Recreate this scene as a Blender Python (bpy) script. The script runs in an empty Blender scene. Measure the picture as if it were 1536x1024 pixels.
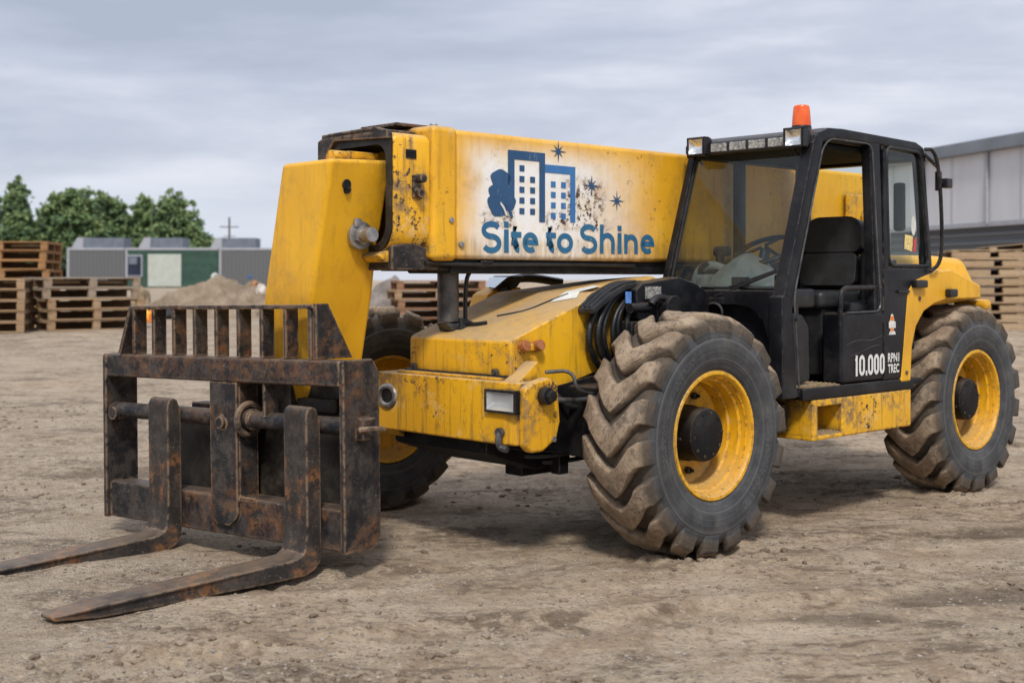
import bpy, bmesh, math, random
from mathutils import Vector, Matrix, noise as mnoise
random.seed(7)
S = bpy.context.scene
COL = S.collection
PI = math.pi
R = math.radians

# ------------------------------------------------------------------ frames
CAM_H = 1.6
TH = R(46.5)
sn, cs = math.sin(TH), math.cos(TH)
ORG = Vector((0.371, 8.18, 0.0))          # point under the front axle

def gz(x, y):
    """ground height: the yard is flat round the machine and rises gently beyond it"""
    if y < 9.5: return 0.0
    if y < 25:
        t = (y - 9.5) / 15.5
        return 0.59 * (t * t * (3 - 2 * t) * 0.45 + t * t * 0.55)
    if y < 90: return 0.59 + (y - 25) / 65 * 0.54
    return 1.13 + min((y - 90) / 200, 1) * 0.3

# ------------------------------------------------------------------ node helpers
class G:
    def __init__(s, name):
        s.m = bpy.data.materials.new(name); s.m.use_nodes = True
        s.t = s.m.node_tree; s.t.nodes.clear()
        s.out = s.t.nodes.new('ShaderNodeOutputMaterial')
        s._co = None
    def n(s, typ, **kw):
        nd = s.t.nodes.new(typ)
        for k, v in kw.items(): setattr(nd, k, v)
        return nd
    def put(s, sock, v):
        if hasattr(v, 'is_output') or isinstance(v, bpy.types.NodeSocket): s.t.links.new(v, sock)
        elif isinstance(v, (tuple, list)):
            sock.default_value = tuple(v) + ((1,) if len(v) == 3 and sock.type == 'RGBA' else ())
        else: sock.default_value = v
    def co(s):
        if s._co is None: s._co = s.n('ShaderNodeTexCoord').outputs['Object']
        return s._co
    def map(s, scale, vec=None, loc=(0, 0, 0)):
        m = s.n('ShaderNodeMapping'); s.put(m.inputs['Vector'], vec or s.co())
        m.inputs['Scale'].default_value = scale if isinstance(scale, tuple) else (scale,) * 3
        m.inputs['Location'].default_value = loc
        return m.outputs[0]
    def noise(s, scale, detail=4, rough=.55, vec=None, dist=0.0):
        nd = s.n('ShaderNodeTexNoise'); s.put(nd.inputs['Vector'], vec or s.co())
        nd.inputs['Scale'].default_value = scale; nd.inputs['Detail'].default_value = detail
        nd.inputs['Roughness'].default_value = rough; nd.inputs['Distortion'].default_value = dist
        return nd.outputs[0]
    def voro(s, scale, vec=None, feature='F1', out='Distance'):
        nd = s.n('ShaderNodeTexVoronoi', feature=feature); s.put(nd.inputs['Vector'], vec or s.co())
        nd.inputs['Scale'].default_value = scale
        return nd.outputs[out]
    def step(s, v, a, b, lo=0.0, hi=1.0):
        m = s.n('ShaderNodeMapRange', interpolation_type='SMOOTHSTEP'); s.put(m.inputs[0], v)
        m.inputs[1].default_value = a; m.inputs[2].default_value = b
        m.inputs[3].default_value = lo; m.inputs[4].default_value = hi
        return m.outputs[0]
    def ma(s, op, a, b=0.0):
        m = s.n('ShaderNodeMath', operation=op); s.put(m.inputs[0], a); s.put(m.inputs[1], b)
        return m.outputs[0]
    def mul(s, *a):
        r = a[0]
        for x in a[1:]: r = s.ma('MULTIPLY', r, x)
        return r
    def mix(s, f, a, b, blend='MIX'):
        m = s.n('ShaderNodeMix', data_type='RGBA', blend_type=blend)
        s.put(m.inputs[0], f); s.put(m.inputs[6], a); s.put(m.inputs[7], b)
        return m.outputs[2]
    def ramp(s, f, stops):
        r = s.n('ShaderNodeValToRGB'); s.put(r.inputs[0], f); e = r.color_ramp.elements
        while len(e) < len(stops): e.new(.5)
        for i, (p, c) in enumerate(stops): e[i].position = p; e[i].color = tuple(c) + (1,)
        return r.outputs[0]
    def sep(s, v):
        nd = s.n('ShaderNodeSeparateXYZ'); s.put(nd.inputs[0], v); return nd.outputs
    def nz(s):
        return s.sep(s.n('ShaderNodeNewGeometry').outputs['Normal'])[2]
    def edge(s, r=.012, lo=.99, hi=.82):
        b = s.n('ShaderNodeBevel', samples=4); b.inputs['Radius'].default_value = r
        g = s.n('ShaderNodeNewGeometry')
        d = s.n('ShaderNodeVectorMath', operation='DOT_PRODUCT')
        s.put(d.inputs[0], b.outputs[0]); s.put(d.inputs[1], g.outputs['Normal'])
        return s.step(d.outputs['Value'], lo, hi)
    def bump(s, h, strength=.3, dist=.01):
        b = s.n('ShaderNodeBump'); s.put(b.inputs['Height'], h)
        b.inputs['Strength'].default_value = strength; b.inputs['Distance'].default_value = dist
        return b.outputs[0]
    def bsdf(s, col, rough=.5, metal=0.0, spec=.5, bump=None, **kw):
        p = s.n('ShaderNodeBsdfPrincipled')
        s.put(p.inputs['Base Color'], col); s.put(p.inputs['Roughness'], rough); s.put(p.inputs['Metallic'], metal)
        s.put(p.inputs['Specular IOR Level'], spec)
        if bump is not None: s.put(p.inputs['Normal'], bump)
        for k, v in kw.items(): s.put(p.inputs[k.replace('_', ' ')], v)
        s.t.links.new(p.outputs[0], s.out.inputs[0])
        return s.m

def yellow_mat(name, chip=.5, dust=.6, dirt=.5, edgew=.7, fade=False, seed=0.0):
    g = G(name)
    v = g.map(1.0, loc=(seed, seed * .7, seed * 1.3))
    clean = 1.0
    col = g.mix(g.step(g.noise(1.7, 6, vec=v), .35, .7), (.83, .44, .013), (.70, .345, .011))
    col = g.mix(g.mul(g.step(g.noise(9, 6, .7, vec=v), .5, .75), .35), col, (.74, .40, .045))
    if fade:                                    # old sign panel: paint worn pale round the emblem
        x, y, z = g.sep(g.co())
        n = g.ma('MULTIPLY', g.ma('SUBTRACT', g.noise(2.4, 5, vec=v), .5), .5)
        fu = g.mul(g.step(g.ma('ADD', x, n), -.95, .10), g.step(g.ma('ADD', x, g.mul(n, .5)), 1.06, .72))
        fz = g.step(g.ma('ADD', z, g.mul(n, .22)), 2.50, 2.28)
        fz2 = g.step(g.ma('ADD', z, g.mul(n, .4)), 1.66, 1.88, .7, 1)
        onside = g.step(y, .0, .04)
        fd = g.mul(fu, fz, fz2, onside, .97); clean = g.ma('SUBTRACT', 1.0, g.mul(fd, .75))
        col = g.mix(fd, col, g.mix(g.step(g.noise(14, 5, vec=v), .4, .8), (.86, .86, .85), (.82, .75, .58)))
        low = g.step(z, 1.90, 1.80)
        col = g.mix(g.mul(low, g.step(g.noise(2, 6, .7, vec=g.map((9, 9, .8))), .34, .62), .55), col, (.30, .19, .06))
        # a rusted scar right of the emblem
        r1 = g.mul(g.step(x, -.34, -.20), g.step(x, .14, .04), g.step(z, 1.94, 2.0), g.step(z, 2.3, 2.18), onside)
        r2 = g.mul(g.step(x, -.4, -.2), g.step(x, .34, .2), g.step(z, 1.90, 1.94), g.step(z, 2.06, 1.99), onside)
        r3 = g.mul(g.step(x, .5, .56), g.step(x, .86, .76), g.step(z, 1.90, 1.94), g.step(z, 2.06, 1.99), onside)
        rr = g.ma('MAXIMUM', g.ma('MAXIMUM', r1, r2), g.mul(r3, .8))
        rs = g.mul(rr, g.step(g.noise(26, 6, .75, vec=v), .50, .58))
        col = g.mix(g.mul(rr, g.step(g.noise(9, 5, vec=v), .4, .65), .5), col, (.42, .22, .07))
        col = g.mix(rs, col, (.07, .035, .02))
    # rain streaks and grime
    st = g.step(g.noise(3.0, 7, .7, vec=g.map((7, 7, .55), loc=(seed, 0, 0))), .50, .68)
    col = g.mix(g.mul(st, min(1, dirt * .75), clean), col, (.22, .12, .03))
    blot = g.mul(g.step(g.noise(2.4, 7, .65, vec=v), .47, .62), g.step(g.noise(17, 6, .7, vec=v), .40, .60))
    col = g.mix(g.mul(blot, min(1, dirt * .85), clean), col, (.25, .155, .065))
    pale = g.mul(g.step(g.noise(3.6, 6, .7, vec=g.map(1.0, loc=(seed + 5, 1, 2))), .56, .66), g.step(g.noise(20, 5, .7, vec=v), .42, .6))
    col = g.mix(g.mul(pale, min(1, chip * .6)), col, (.72, .52, .27))
    # hairline scratches
    sc = g.step(g.noise(5, 3, .5, vec=g.map((3, 3, 34), loc=(seed, 2, 0)), dist=.6), .735, .76)
    col = g.mix(g.mul(sc, .55), col, (.62, .48, .25))
    sc2 = g.step(g.noise(5, 3, .5, vec=g.map((26, 26, 2.2), loc=(0, seed, 0)), dist=.8), .74, .765)
    col = g.mix(g.mul(sc2, .6), col, (.10, .06, .03))
    # chipped patches down to primer and steel
    ch = g.mul(g.step(g.noise(1.9, 4, vec=v), .48, .62), g.step(g.noise(22, 8, .72, vec=v), .615 - .065 * chip, .632 - .065 * chip))
    fine = g.step(g.noise(55, 4, .6, vec=v), .69, .71)
    ew = g.mul(g.edge(.03, .995, .93), g.step(g.noise(19, 6, .7, vec=v), .50, .58), edgew)
    wear = g.ma('MAXIMUM', g.ma('MAXIMUM', g.mul(ch, min(1, chip * 1.6)), ew), g.mul(fine, .7 * chip))
    wcol = g.mix(g.step(g.noise(40, 4, vec=v), .4, .65), (.035, .028, .024), (.15, .07, .03))
    col = g.mix(wear, col, wcol)
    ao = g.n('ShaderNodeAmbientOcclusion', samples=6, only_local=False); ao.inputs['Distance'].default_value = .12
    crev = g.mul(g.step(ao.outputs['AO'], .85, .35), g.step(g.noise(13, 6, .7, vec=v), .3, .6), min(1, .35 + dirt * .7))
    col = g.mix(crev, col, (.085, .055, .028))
    # dust lying on upward faces
    up = g.mul(g.step(g.nz(), .25, .9), g.step(g.noise(2.6, 7, .65, vec=v), .28, .62, .35, 1), dust)
    col = g.mix(up, col, (.40, .29, .17))
    rough = g.ma('ADD', g.mul(g.noise(12, 5, vec=v), .3), .28)
    rough = g.ma('ADD', rough, g.mul(g.ma('MAXIMUM', up, wear), .3))
    b = g.bump(g.ma('ADD', g.mul(g.noise(3.2, 3, vec=v), .9), g.ma('SUBTRACT', g.mul(g.noise(70, 4, vec=v), .06), g.mul(wear, .10))), .35, .012)
    return g.bsdf(col, rough, 0, .45, b)

def black_mat(name, base=(.005, .0055, .0075), dust=.22, rough=.34, rust=.15):
    g = G(name)
    col = g.mix(g.step(g.noise(2.5, 6), .4, .7), base, tuple(min(1, c * 1.9 + .002) for c in base))
    d = g.mul(g.step(g.noise(5, 8, .7), .45, .8), dust)
    col = g.mix(d, col, (.10, .085, .07))
    up = g.mul(g.step(g.nz(), .2, .9), g.step(g.noise(4, 7, .7), .3, .7), dust * 1.1)
    col = g.mix(up, col, (.22, .17, .12))
    sc = g.step(g.noise(6, 3, .5, vec=g.map((4, 4, 30)), dist=.8), .72, .745)
    col = g.mix(g.mul(sc, .5), col, (.16, .15, .15))
    ch = g.step(g.noise(38, 6, .7), .70, .72)
    col = g.mix(g.mul(ch, min(1, .3 + rust)), col, (.26, .17, .11))
    ew = g.mul(g.edge(.01), g.step(g.noise(22, 5, .7), .42, .6))
    col = g.mix(g.mul(ew, .55), col, (.24, .2, .17))
    rg = g.ma('ADD', g.mul(g.noise(9, 5), .25), rough - .1)
    b = g.bump(g.noise(35, 5), .15, .004)
    return g.bsdf(col, g.ma('ADD', rg, g.mul(d, .25)), 0, .26, b)

def steel_mat(name, rust=.6, dirt=.5, base=(.015, .015, .017)):
    g = G(name)
    col = g.mix(g.step(g.noise(7, 8, .75), .42, .62), base, (.065, .055, .048))
    rz = g.mul(g.step(g.noise(2.6, 6, .65), .46, .58), g.step(g.noise(15, 7, .75), .43, .57))
    col = g.mix(g.mul(rz, rust), col, g.mix(g.step(g.noise(11, 5), .4, .7), (.14, .062, .03), (.32, .14, .048)))
    st = g.step(g.noise(4, 6, .7, vec=g.map((8, 8, .9))), .55, .76)
    col = g.mix(g.mul(st, rust * .55), col, (.17, .075, .03))
    d = g.step(g.noise(9, 8, .75), .5, .78)
    col = g.mix(g.mul(d, dirt * .7), col, (.20, .155, .115))
    sc = g.step(g.noise(7, 4, .6, vec=g.map((5, 5, 17)), dist=1.4), .66, .70)
    col = g.mix(g.mul(sc, .85), col, (.30, .25, .20))
    sc3 = g.step(g.noise(9, 4, .6, vec=g.map((14, 14, 4)), dist=1.8), .67, .70)
    col = g.mix(g.mul(sc3, .75), col, (.28, .23, .19))
    ew = g.mul(g.edge(.022, .995, .93), g.step(g.noise(17, 6, .7), .40, .55))
    col = g.mix(g.mul(ew, .8), col, (.36, .24, .15))
    up = g.mul(g.step(g.nz(), .3, .9), g.step(g.noise(5, 7, .7), .3, .6, .3, 1), dirt)
    col = g.mix(up, col, (.28, .2, .135))
    rough = g.ma('ADD', g.mul(g.noise(16, 6), .4), .34)
    b = g.bump(g.ma('ADD', g.noise(26, 7, .7), g.mul(rz, .5)), .4, .006)
    return g.bsdf(col, rough, .12, .28, b)

def simple_mat(name, c, rough=.5, metal=0.0, var=.25, sc=8, bumpk=.1, dust=0.0, **kw):
    g = G(name)
    a = tuple(x * (1 - var) for x in c); b2 = tuple(min(1, x * (1 + var)) for x in c)
    col = g.mix(g.step(g.noise(sc, 6, .65), .32, .7), a, b2)
    if dust: col = g.mix(g.mul(g.step(g.noise(sc * .7, 7, .7), .45, .75), dust), col, (.25, .2, .15))
    return g.bsdf(col, g.ma('ADD', g.mul(g.noise(sc * 1.5, 4), .2), max(0.02, rough - .1)), metal, .5, g.bump(g.noise(sc * 4, 4), bumpk, .005), **kw)

def tyre_mat():
    g = G('tyre_rubber')
    x, y, z = g.sep(g.co())
    r = g.ma('SQRT', g.ma('ADD', g.mul(x, x), g.mul(z, z)))
    n = g.ma('MULTIPLY', g.ma('SUBTRACT', g.noise(9, 6), .5), .07)
    tread = g.step(g.ma('ADD', r, n), .585, .625)
    rub = g.mix(g.step(g.noise(6, 7, .7), .35, .7), (.032, .035, .039), (.075, .076, .077))
    rings = g.step(g.ma('SINE', g.mul(r, 210.0)), .3, .9)
    rub = g.mix(g.mul(rings, .12), rub, (.10, .1, .1))
    dusty = g.mul(g.step(g.noise(4, 8, .7), .48, .78), .55)
    rub = g.mix(dusty, rub, (.15, .13, .11))
    mud = g.mix(g.step(g.noise(5, 8, .7), .35, .68), (.20, .142, .094), (.36, .275, .19))
    mud = g.mix(g.mul(g.step(g.noise(30, 6, .7), .50, .60), .6), mud, (.105, .08, .058))
    mud = g.mix(g.mul(g.step(g.noise(55, 4, .6), .66, .72), .6), mud, (.36, .29, .22))
    worn = g.mul(g.step(g.noise(3.1, 6, .7), .52, .66), .65)
    mud = g.mix(worn, mud, (.085, .075, .068))
    gap = g.step(r, .695, .66)
    mud = g.mix(g.mul(gap, .8), mud, (.05, .041, .033))  # shade between the lugs painted into the mud colour
    crack = g.step(g.voro(13, feature='DISTANCE_TO_EDGE', vec=g.mix(.08, g.co(), g.noise(7, 3))), .022, .006)
    mud = g.mix(g.mul(crack, g.step(g.noise(4, 4), .5, .6), .8), mud, (.05, .04, .034))
    col = g.mix(tread, rub, mud)
    th = g.ma('ARCTAN2', z, x)
    cx = g.n('ShaderNodeCombineXYZ'); g.put(cx.inputs[0], g.mul(th, 16.0)); g.put(cx.inputs[1], g.mul(r, 55.0))
    glyphs = g.mul(g.step(g.noise(1.6, 1, .5, vec=cx.outputs[0]), .50, .54), g.step(r, .468, .472), g.step(r, .522, .518), g.step(g.ma('SINE', g.ma('ADD', g.mul(th, 2.0), .6)), .15, .25))
    bead = g.ma('MAXIMUM', g.mul(g.step(r, .436, .440), g.step(r, .452, .448)), g.mul(g.step(r, .548, .552), g.step(r, .566, .562)))
    rings = g.ma('MAXIMUM', g.ma('MAXIMUM', g.mul(rings, .35), g.mul(glyphs, 1.0)), g.mul(bead, 1.0))
    col = g.mix(g.mul(g.ma('MAXIMUM', glyphs, bead), g.step(tread, .6, .2), .30), col, (.16, .15, .14))
    h = g.ma('ADD', g.mul(tread, g.ma('ADD', g.noise(22, 8, .7), g.mul(g.noise(90, 4), .35))), g.mul(rings, .35))
    return g.bsdf(col, g.step(tread, 0, 1, .6, .92), 0, .35, g.bump(h, .55, .012))

def glass_mat(name, tint, dirt=.25, rough=.03, refl=1.0):
    g = G(name)
    tr = g.n('ShaderNodeBsdfTransparent'); g.put(tr.inputs[0], tint)
    gl = g.n('ShaderNodeBsdfGlossy'); g.put(gl.inputs['Roughness'], rough); g.put(gl.inputs[0], (.9, .95, .93))
    fr = g.n('ShaderNodeFresnel'); fr.inputs[0].default_value = 1.5
    m1 = g.n('ShaderNodeMixShader'); g.put(m1.inputs[0], g.mul(fr.outputs[0], refl)); g.put(m1.inputs[1], tr.outputs[0]); g.put(m1.inputs[2], gl.outputs[0])
    df = g.n('ShaderNodeBsdfDiffuse'); g.put(df.inputs[0], (.36, .40, .38))  # dust film, its grey-green also painted in for reflection
    specks = g.step(g.noise(55, 5, .7), .70, .73)
    film = g.mul(g.step(g.noise(3, 7, .65), .3, .75, .3, 1), dirt)
    m2 = g.n('ShaderNodeMixShader'); g.put(m2.inputs[0], g.ma('MAXIMUM', film, g.mul(specks, .5))); g.put(m2.inputs[1], m1.outputs[0]); g.put(m2.inputs[2], df.outputs[0])
    g.t.links.new(m2.outputs[0], g.out.inputs[0])
    return g.m

def wood_mat(name, a, b, grey=.3):
    g = G(name)
    info = g.n('ShaderNodeObjectInfo').outputs['Random']
    grain = g.noise(6, 6, .65, vec=g.map((1.2, 9, 9)))
    col = g.mix(g.step(grain, .32, .68), a, b)
    col = g.mix(g.mul(g.step(g.noise(2.3, 5), .45, .7), grey), col, (.36, .33, .29))
    plank = g.n('ShaderNodeTexWhiteNoise'); sp = g.n('ShaderNodeVectorMath', operation='FLOOR'); g.put(sp.inputs[0], g.map((3.3, 5.1, 8.3)))
    g.t.links.new(sp.outputs[0], plank.inputs[0])
    col = g.mix(g.mul(plank.outputs[0], .45), col, (.16, .095, .05))
    col = g.mix(g.mul(info, .35), col, (.20, .115, .055))
    return g.bsdf(col, .85, 0, .2, g.bump(grain, .4, .01))

M = {}
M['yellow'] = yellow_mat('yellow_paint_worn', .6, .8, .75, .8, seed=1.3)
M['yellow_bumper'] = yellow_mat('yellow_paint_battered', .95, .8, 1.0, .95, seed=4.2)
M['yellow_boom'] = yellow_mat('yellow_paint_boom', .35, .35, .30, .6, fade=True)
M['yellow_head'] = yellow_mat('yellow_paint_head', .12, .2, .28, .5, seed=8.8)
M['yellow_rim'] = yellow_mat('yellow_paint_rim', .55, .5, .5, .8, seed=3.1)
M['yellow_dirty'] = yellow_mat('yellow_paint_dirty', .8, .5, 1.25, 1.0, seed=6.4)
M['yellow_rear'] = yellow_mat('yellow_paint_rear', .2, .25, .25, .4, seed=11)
M['black'] = black_mat('black_cab_paint')
M['dark'] = black_mat('dark_chassis', (.004, .004, .005), .25, .6)
M['chrome'] = simple_mat('lamp_chrome', (.86, .87, .86), .24, .95, .04, 14, .35)
M['lens_glass'] = simple_mat('ribbed_lens', (.66, .68, .67), .16, .45, .10, 5, .25)
M['matt_black'] = simple_mat('matt_black', (.006, .006, .006), .95, 0, .3, 5, .1)
M['rubber'] = simple_mat('black_rubber', (.009, .0095, .011), .45, 0, .4, 20, .2, .1)
M['plastic'] = simple_mat('black_plastic', (.008, .008, .0095), .4, 0, .3, 12, .1, .07)
M['seat'] = simple_mat('black_vinyl', (.017, .018, .020), .5, 0, .3, 10, .25, .05)
M['steel'] = steel_mat('scraped_black_steel', .5, .3)
M['rusty'] = steel_mat('rusty_fork_steel', .9, .5, (.030, .026, .024))
M['grey_steel'] = simple_mat('grey_steel', (.085, .087, .09), .45, .5, .45, 9, .3, .3)
M['bright_steel'] = simple_mat('bright_steel', (.38, .37, .36), .38, .8, .3, 18, .2, .25)
M['grease'] = simple_mat('greasy_steel', (.022, .018, .014), .5, .2, .6, 7, .4, .35)
M['shaft'] = steel_mat('oily_shaft', .25, .2, (.012, .014, .019))
M['tyre'] = tyre_mat()
M['glass'] = glass_mat('cab_glass', (.90, .95, .91), .03, .02, .85)
M['clear'] = glass_mat('clear_lens', (.85, .87, .86), .25, .08, 1.6)
M['mirror'] = simple_mat('mirror_glass', (.8, .82, .82), .12, 1.0, .05, 3, 0)
M['reflector'] = simple_mat('lamp_reflector', (.86, .87, .85), .16, .55, .06, 9, .15)
M['mesh'] = simple_mat('lamp_grille', (.35, .34, .31), .5, .3, .6, 60, .6)
M['white'] = simple_mat('faded_white', (.68, .67, .62), .6, 0, .12, 14, .1, .15)
M['cover'] = simple_mat('pale_dash_cover', (.27, .29, .275), .55, 0, .15, 6, .3, .1)
M['tan'] = simple_mat('chequer_dirt', (.30, .22, .13), .9, 0, .4, 40, 1.0)
M['orange_lens'] = simple_mat('amber_marker_lens', (.36, .12, .035), .4, 0, .3, 30, .2, .3)
M['sky_blue_sticker'] = simple_mat('blue_sticker', (.1, .25, .62), .5, 0, .3, 40, .1)
M['orange'] = simple_mat('orange_sticker', (.8, .22, .03), .5, 0, .1, 40, .1)
M['sticker_yellow'] = simple_mat('yellow_sticker', (.75, .58, .22), .5, 0, .3, 45, .1)
M['red'] = simple_mat('red_sticker', (.55, .06, .07), .5, 0, .1, 45, .1)
def decal_mat(name, c, c2):
    g = G(name)
    col = g.mix(g.step(g.noise(3, 6, .6), .35, .7), c, c2)
    sc = g.step(g.noise(5, 4, .6, vec=g.map((18, 18, 3)), dist=1.0), .66, .69)
    sc2 = g.step(g.noise(40, 6, .75), .66, .69)
    col = g.mix(g.mul(g.ma('MAXIMUM', sc, sc2), .6), col, (.55, .53, .47))
    return g.bsdf(col, .5, 0, .4)
M['navy'] = decal_mat('navy_decal', (.022, .075, .17), (.035, .10, .215))
M['blue'] = decal_mat('blue_decal', (.04, .16, .40), (.055, .19, .42))
M['letter_blue'] = decal_mat('letter_decal', (.022, .12, .25), (.03, .15, .27))
M['letter_white'] = decal_mat('white_decal', (.70, .70, .66), (.78, .78, .75))
def beacon_mat():
    g = G('amber_beacon')
    z = g.sep(g.co())[2]
    rib = g.step(g.noise(18, 3, vec=g.map((1, 1, .3))), .3, .7)
    col = g.mix(rib, (.70, .085, .010), (.86, .15, .02))
    return g.bsdf(col, .25, 0, .6, g.bump(g.step(g.ma('SINE', g.mul(z, 200.0)), -.5, .8), .08, .002), Subsurface_Weight=.3)
M['beacon'] = beacon_mat()

# ------------------------------------------------------------------ mesh builder
class MB:
    def __init__(s): s.bm = bmesh.new()
    def add(s, tb, mat=None):
        if mat is not None: bmesh.ops.transform(tb, matrix=mat, verts=tb.verts)
        me = bpy.data.meshes.new('tmp'); tb.to_mesh(me); tb.free()
        s.bm.from_mesh(me); bpy.data.meshes.remove(me)
        return s
    def bev(s, tb, b, seg=2):
        if b > 0:
            try: bmesh.ops.bevel(tb, geom=list(tb.edges), offset=b, segments=seg, affect='EDGES', profile=.5, clamp_overlap=True)
            except Exception: pass
    def box(s, a, b, bevel=.006, seg=2, mat=None):
        tb = bmesh.new(); bmesh.ops.create_cube(tb, size=1)
        c = [(a[i] + b[i]) / 2 for i in range(3)]; d = [abs(b[i] - a[i]) for i in range(3)]
        for v in tb.verts: v.co = Vector((c[0] + v.co.x * d[0], c[1] + v.co.y * d[1], c[2] + v.co.z * d[2]))
        s.bev(tb, min(bevel, min(d) * .45), seg); return s.add(tb, mat)
    def prism(s, poly, axis, a, b, bevel=.006, seg=2, mat=None):
        tb = bmesh.new()
        def P(p, t): return {'x': (t, p[0], p[1]), 'y': (p[0], t, p[1]), 'z': (p[0], p[1], t)}[axis]
        lo = [tb.verts.new(P(p, a)) for p in poly]; hi = [tb.verts.new(P(p, b)) for p in poly]
        tb.faces.new(lo); tb.faces.new(hi[::-1]); n = len(poly)
        for i in range(n): tb.faces.new((lo[i], hi[i], hi[(i + 1) % n], lo[(i + 1) % n]))
        bmesh.ops.recalc_face_normals(tb, faces=tb.faces)
        s.bev(tb, bevel, seg); return s.add(tb, mat)
    def hull8(s, pts, bevel=.006, seg=2, mat=None):
        tb = bmesh.new(); v = [tb.verts.new(p) for p in pts]      # 4 bottom (ccw) then 4 top
        for f in ((3, 2, 1, 0), (4, 5, 6, 7), (0, 1, 5, 4), (1, 2, 6, 5), (2, 3, 7, 6), (3, 0, 4, 7)): tb.faces.new([v[i] for i in f])
        bmesh.ops.recalc_face_normals(tb, faces=tb.faces)
        s.bev(tb, bevel, seg); return s.add(tb, mat)
    def bar(s, p, q, w, d, bevel=.01, up=(0, 0, 1)):
        p, q = Vector(p), Vector(q); z = (q - p); L = z.length; z.normalize()
        u = Vector(up)
        if abs(u.dot(z)) > .95: u = Vector((1, 0, 0))
        x = u.cross(z).normalized(); y = z.cross(x)
        m = Matrix((x, y, z)).transposed().to_4x4(); m.translation = p
        return s.box((-w / 2, -d / 2, 0), (w / 2, d / 2, L), bevel, 2, m)
    def cyl(s, p, q, r, r2=None, seg=24, bevel=0.0):
        p, q = Vector(p), Vector(q); z = q - p; L = z.length
        tb = bmesh.new(); bmesh.ops.create_cone(tb, cap_ends=True, segments=seg, radius1=r, radius2=r if r2 is None else r2, depth=L)
        if bevel > 0:
            es = [e for e in tb.edges if abs(e.verts[0].co.z - e.verts[1].co.z) < 1e-5]
            bmesh.ops.bevel(tb, geom=es, offset=bevel, segments=2, affect='EDGES', profile=.5)
        m = z.to_track_quat('Z', 'Y').to_matrix().to_4x4(); m.translation = (p + q) / 2
        return s.add(tb, m)
    def tube(s, pts, r, seg=8, smooth=0, closed=False):
        pts = [Vector(p) for p in pts]
        for _ in range(smooth):
            o = []; n = len(pts)
            for i in range(n if closed else n - 1):
                a, b = pts[i], pts[(i + 1) % n]; o += [a * .75 + b * .25, a * .25 + b * .75]
            pts = o if closed else [pts[0]] + o + [pts[-1]]
        tb = bmesh.new(); rings = []; n = len(pts); nx = None
        for i, p in enumerate(pts):
            if closed: t = (pts[(i + 1) % n] - pts[i - 1]).normalized()
            else: t = (pts[min(i + 1, n - 1)] - pts[max(i - 1, 0)]).normalized()
            if nx is None:
                nx = t.orthogonal().normalized()
            nx = (nx - t * nx.dot(t)).normalized(); ny = t.cross(nx)
            rings.append([tb.verts.new(p + (nx * math.cos(k * 2 * PI / seg) + ny * math.sin(k * 2 * PI / seg)) * r) for k in range(seg)])
        for i in range(n if closed else n - 1):
            a, b = rings[i], rings[(i + 1) % n]
            for k in range(seg): tb.faces.new((a[k], a[(k + 1) % seg], b[(k + 1) % seg], b[k]))
        if not closed: tb.faces.new(rings[0][::-1]); tb.faces.new(rings[-1])
        return s.add(tb)
    def lathe(s, prof, seg=64, mat=None):
        """profile of (radius, y) turned round the y axis"""
        tb = bmesh.new(); rings = []
        for r, y in prof:
            rings.append([tb.verts.new((r * math.cos(k * 2 * PI / seg), y, r * math.sin(k * 2 * PI / seg))) for k in range(seg)] if r > 1e-5 else [tb.verts.new((0, y, 0))])
        for a, b in zip(rings, rings[1:]):
            for k in range(seg):
                k2 = (k + 1) % seg
                if len(a) == 1 and len(b) == 1: continue
                if len(a) == 1: tb.faces.new((a[0], b[k], b[k2]))
                elif len(b) == 1: tb.faces.new((a[k], b[0], a[k2]))
                else: tb.faces.new((a[k], b[k], b[k2], a[k2]))
        bmesh.ops.recalc_face_normals(tb, faces=tb.faces)
        return s.add(tb, mat)
    def poly(s, pts):
        tb = bmesh.new(); tb.faces.new([tb.verts.new(p) for p in pts]); return s.add(tb)
    def build(s, name, mat, parent=None, wn=True, sharp=38):
        me = bpy.data.meshes.new(name); s.bm.to_mesh(me); s.bm.free()
        for m in (mat if isinstance(mat, list) else [mat]): me.materials.append(m)
        me.polygons.foreach_set('use_smooth', [True] * len(me.polygons))
        try: me.set_sharp_from_angle(angle=R(sharp))
        except Exception: pass
        o = bpy.data.objects.new(name, me); COL.objects.link(o)
        if parent is not None: o.parent = parent
        if wn:
            w = o.modifiers.new('wn', 'WEIGHTED_NORMAL'); w.keep_sharp = True
        return o

def fillet(pts, r, n=4, closed=False):
    pts = [Vector(p) for p in pts]; out = []; N_ = len(pts)
    for i, p in enumerate(pts):
        if not closed and i in (0, N_ - 1): out.append(p); continue
        a, b = pts[i - 1], pts[(i + 1) % N_]
        k = min(r, (a - p).length * .45, (b - p).length * .45)
        s0, s1 = p + (a - p).normalized() * k, p + (b - p).normalized() * k
        for j in range(n + 1):
            t = j / n; out.append(s0 * (1 - t) ** 2 + p * 2 * t * (1 - t) + s1 * t * t)
    return out
def bowl(m, u, v0, v1, z0, z1, depth, n=10):
    tb = bmesh.new(); g_ = []
    for j in range(n + 1):
        for i in range(n + 1):
            a, b = i / n * 2 - 1, j / n * 2 - 1
            g_.append(tb.verts.new((u - depth * (1 - a ** 4) * (1 - b * b), v0 + (v1 - v0) * i / n, z0 + (z1 - z0) * j / n)))
    for j in range(n):
        for i in range(n):
            k = j * (n + 1) + i; tb.faces.new((g_[k], g_[k + 1], g_[k + n + 2], g_[k + n + 1]))
    return m.add(tb)
def tag(o, label=None, cat=None, group=None, kind=None):
    for k, v in (('label', label), ('category', cat), ('group', group), ('kind', kind)):
        if v: o[k] = v
    return o
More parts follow.
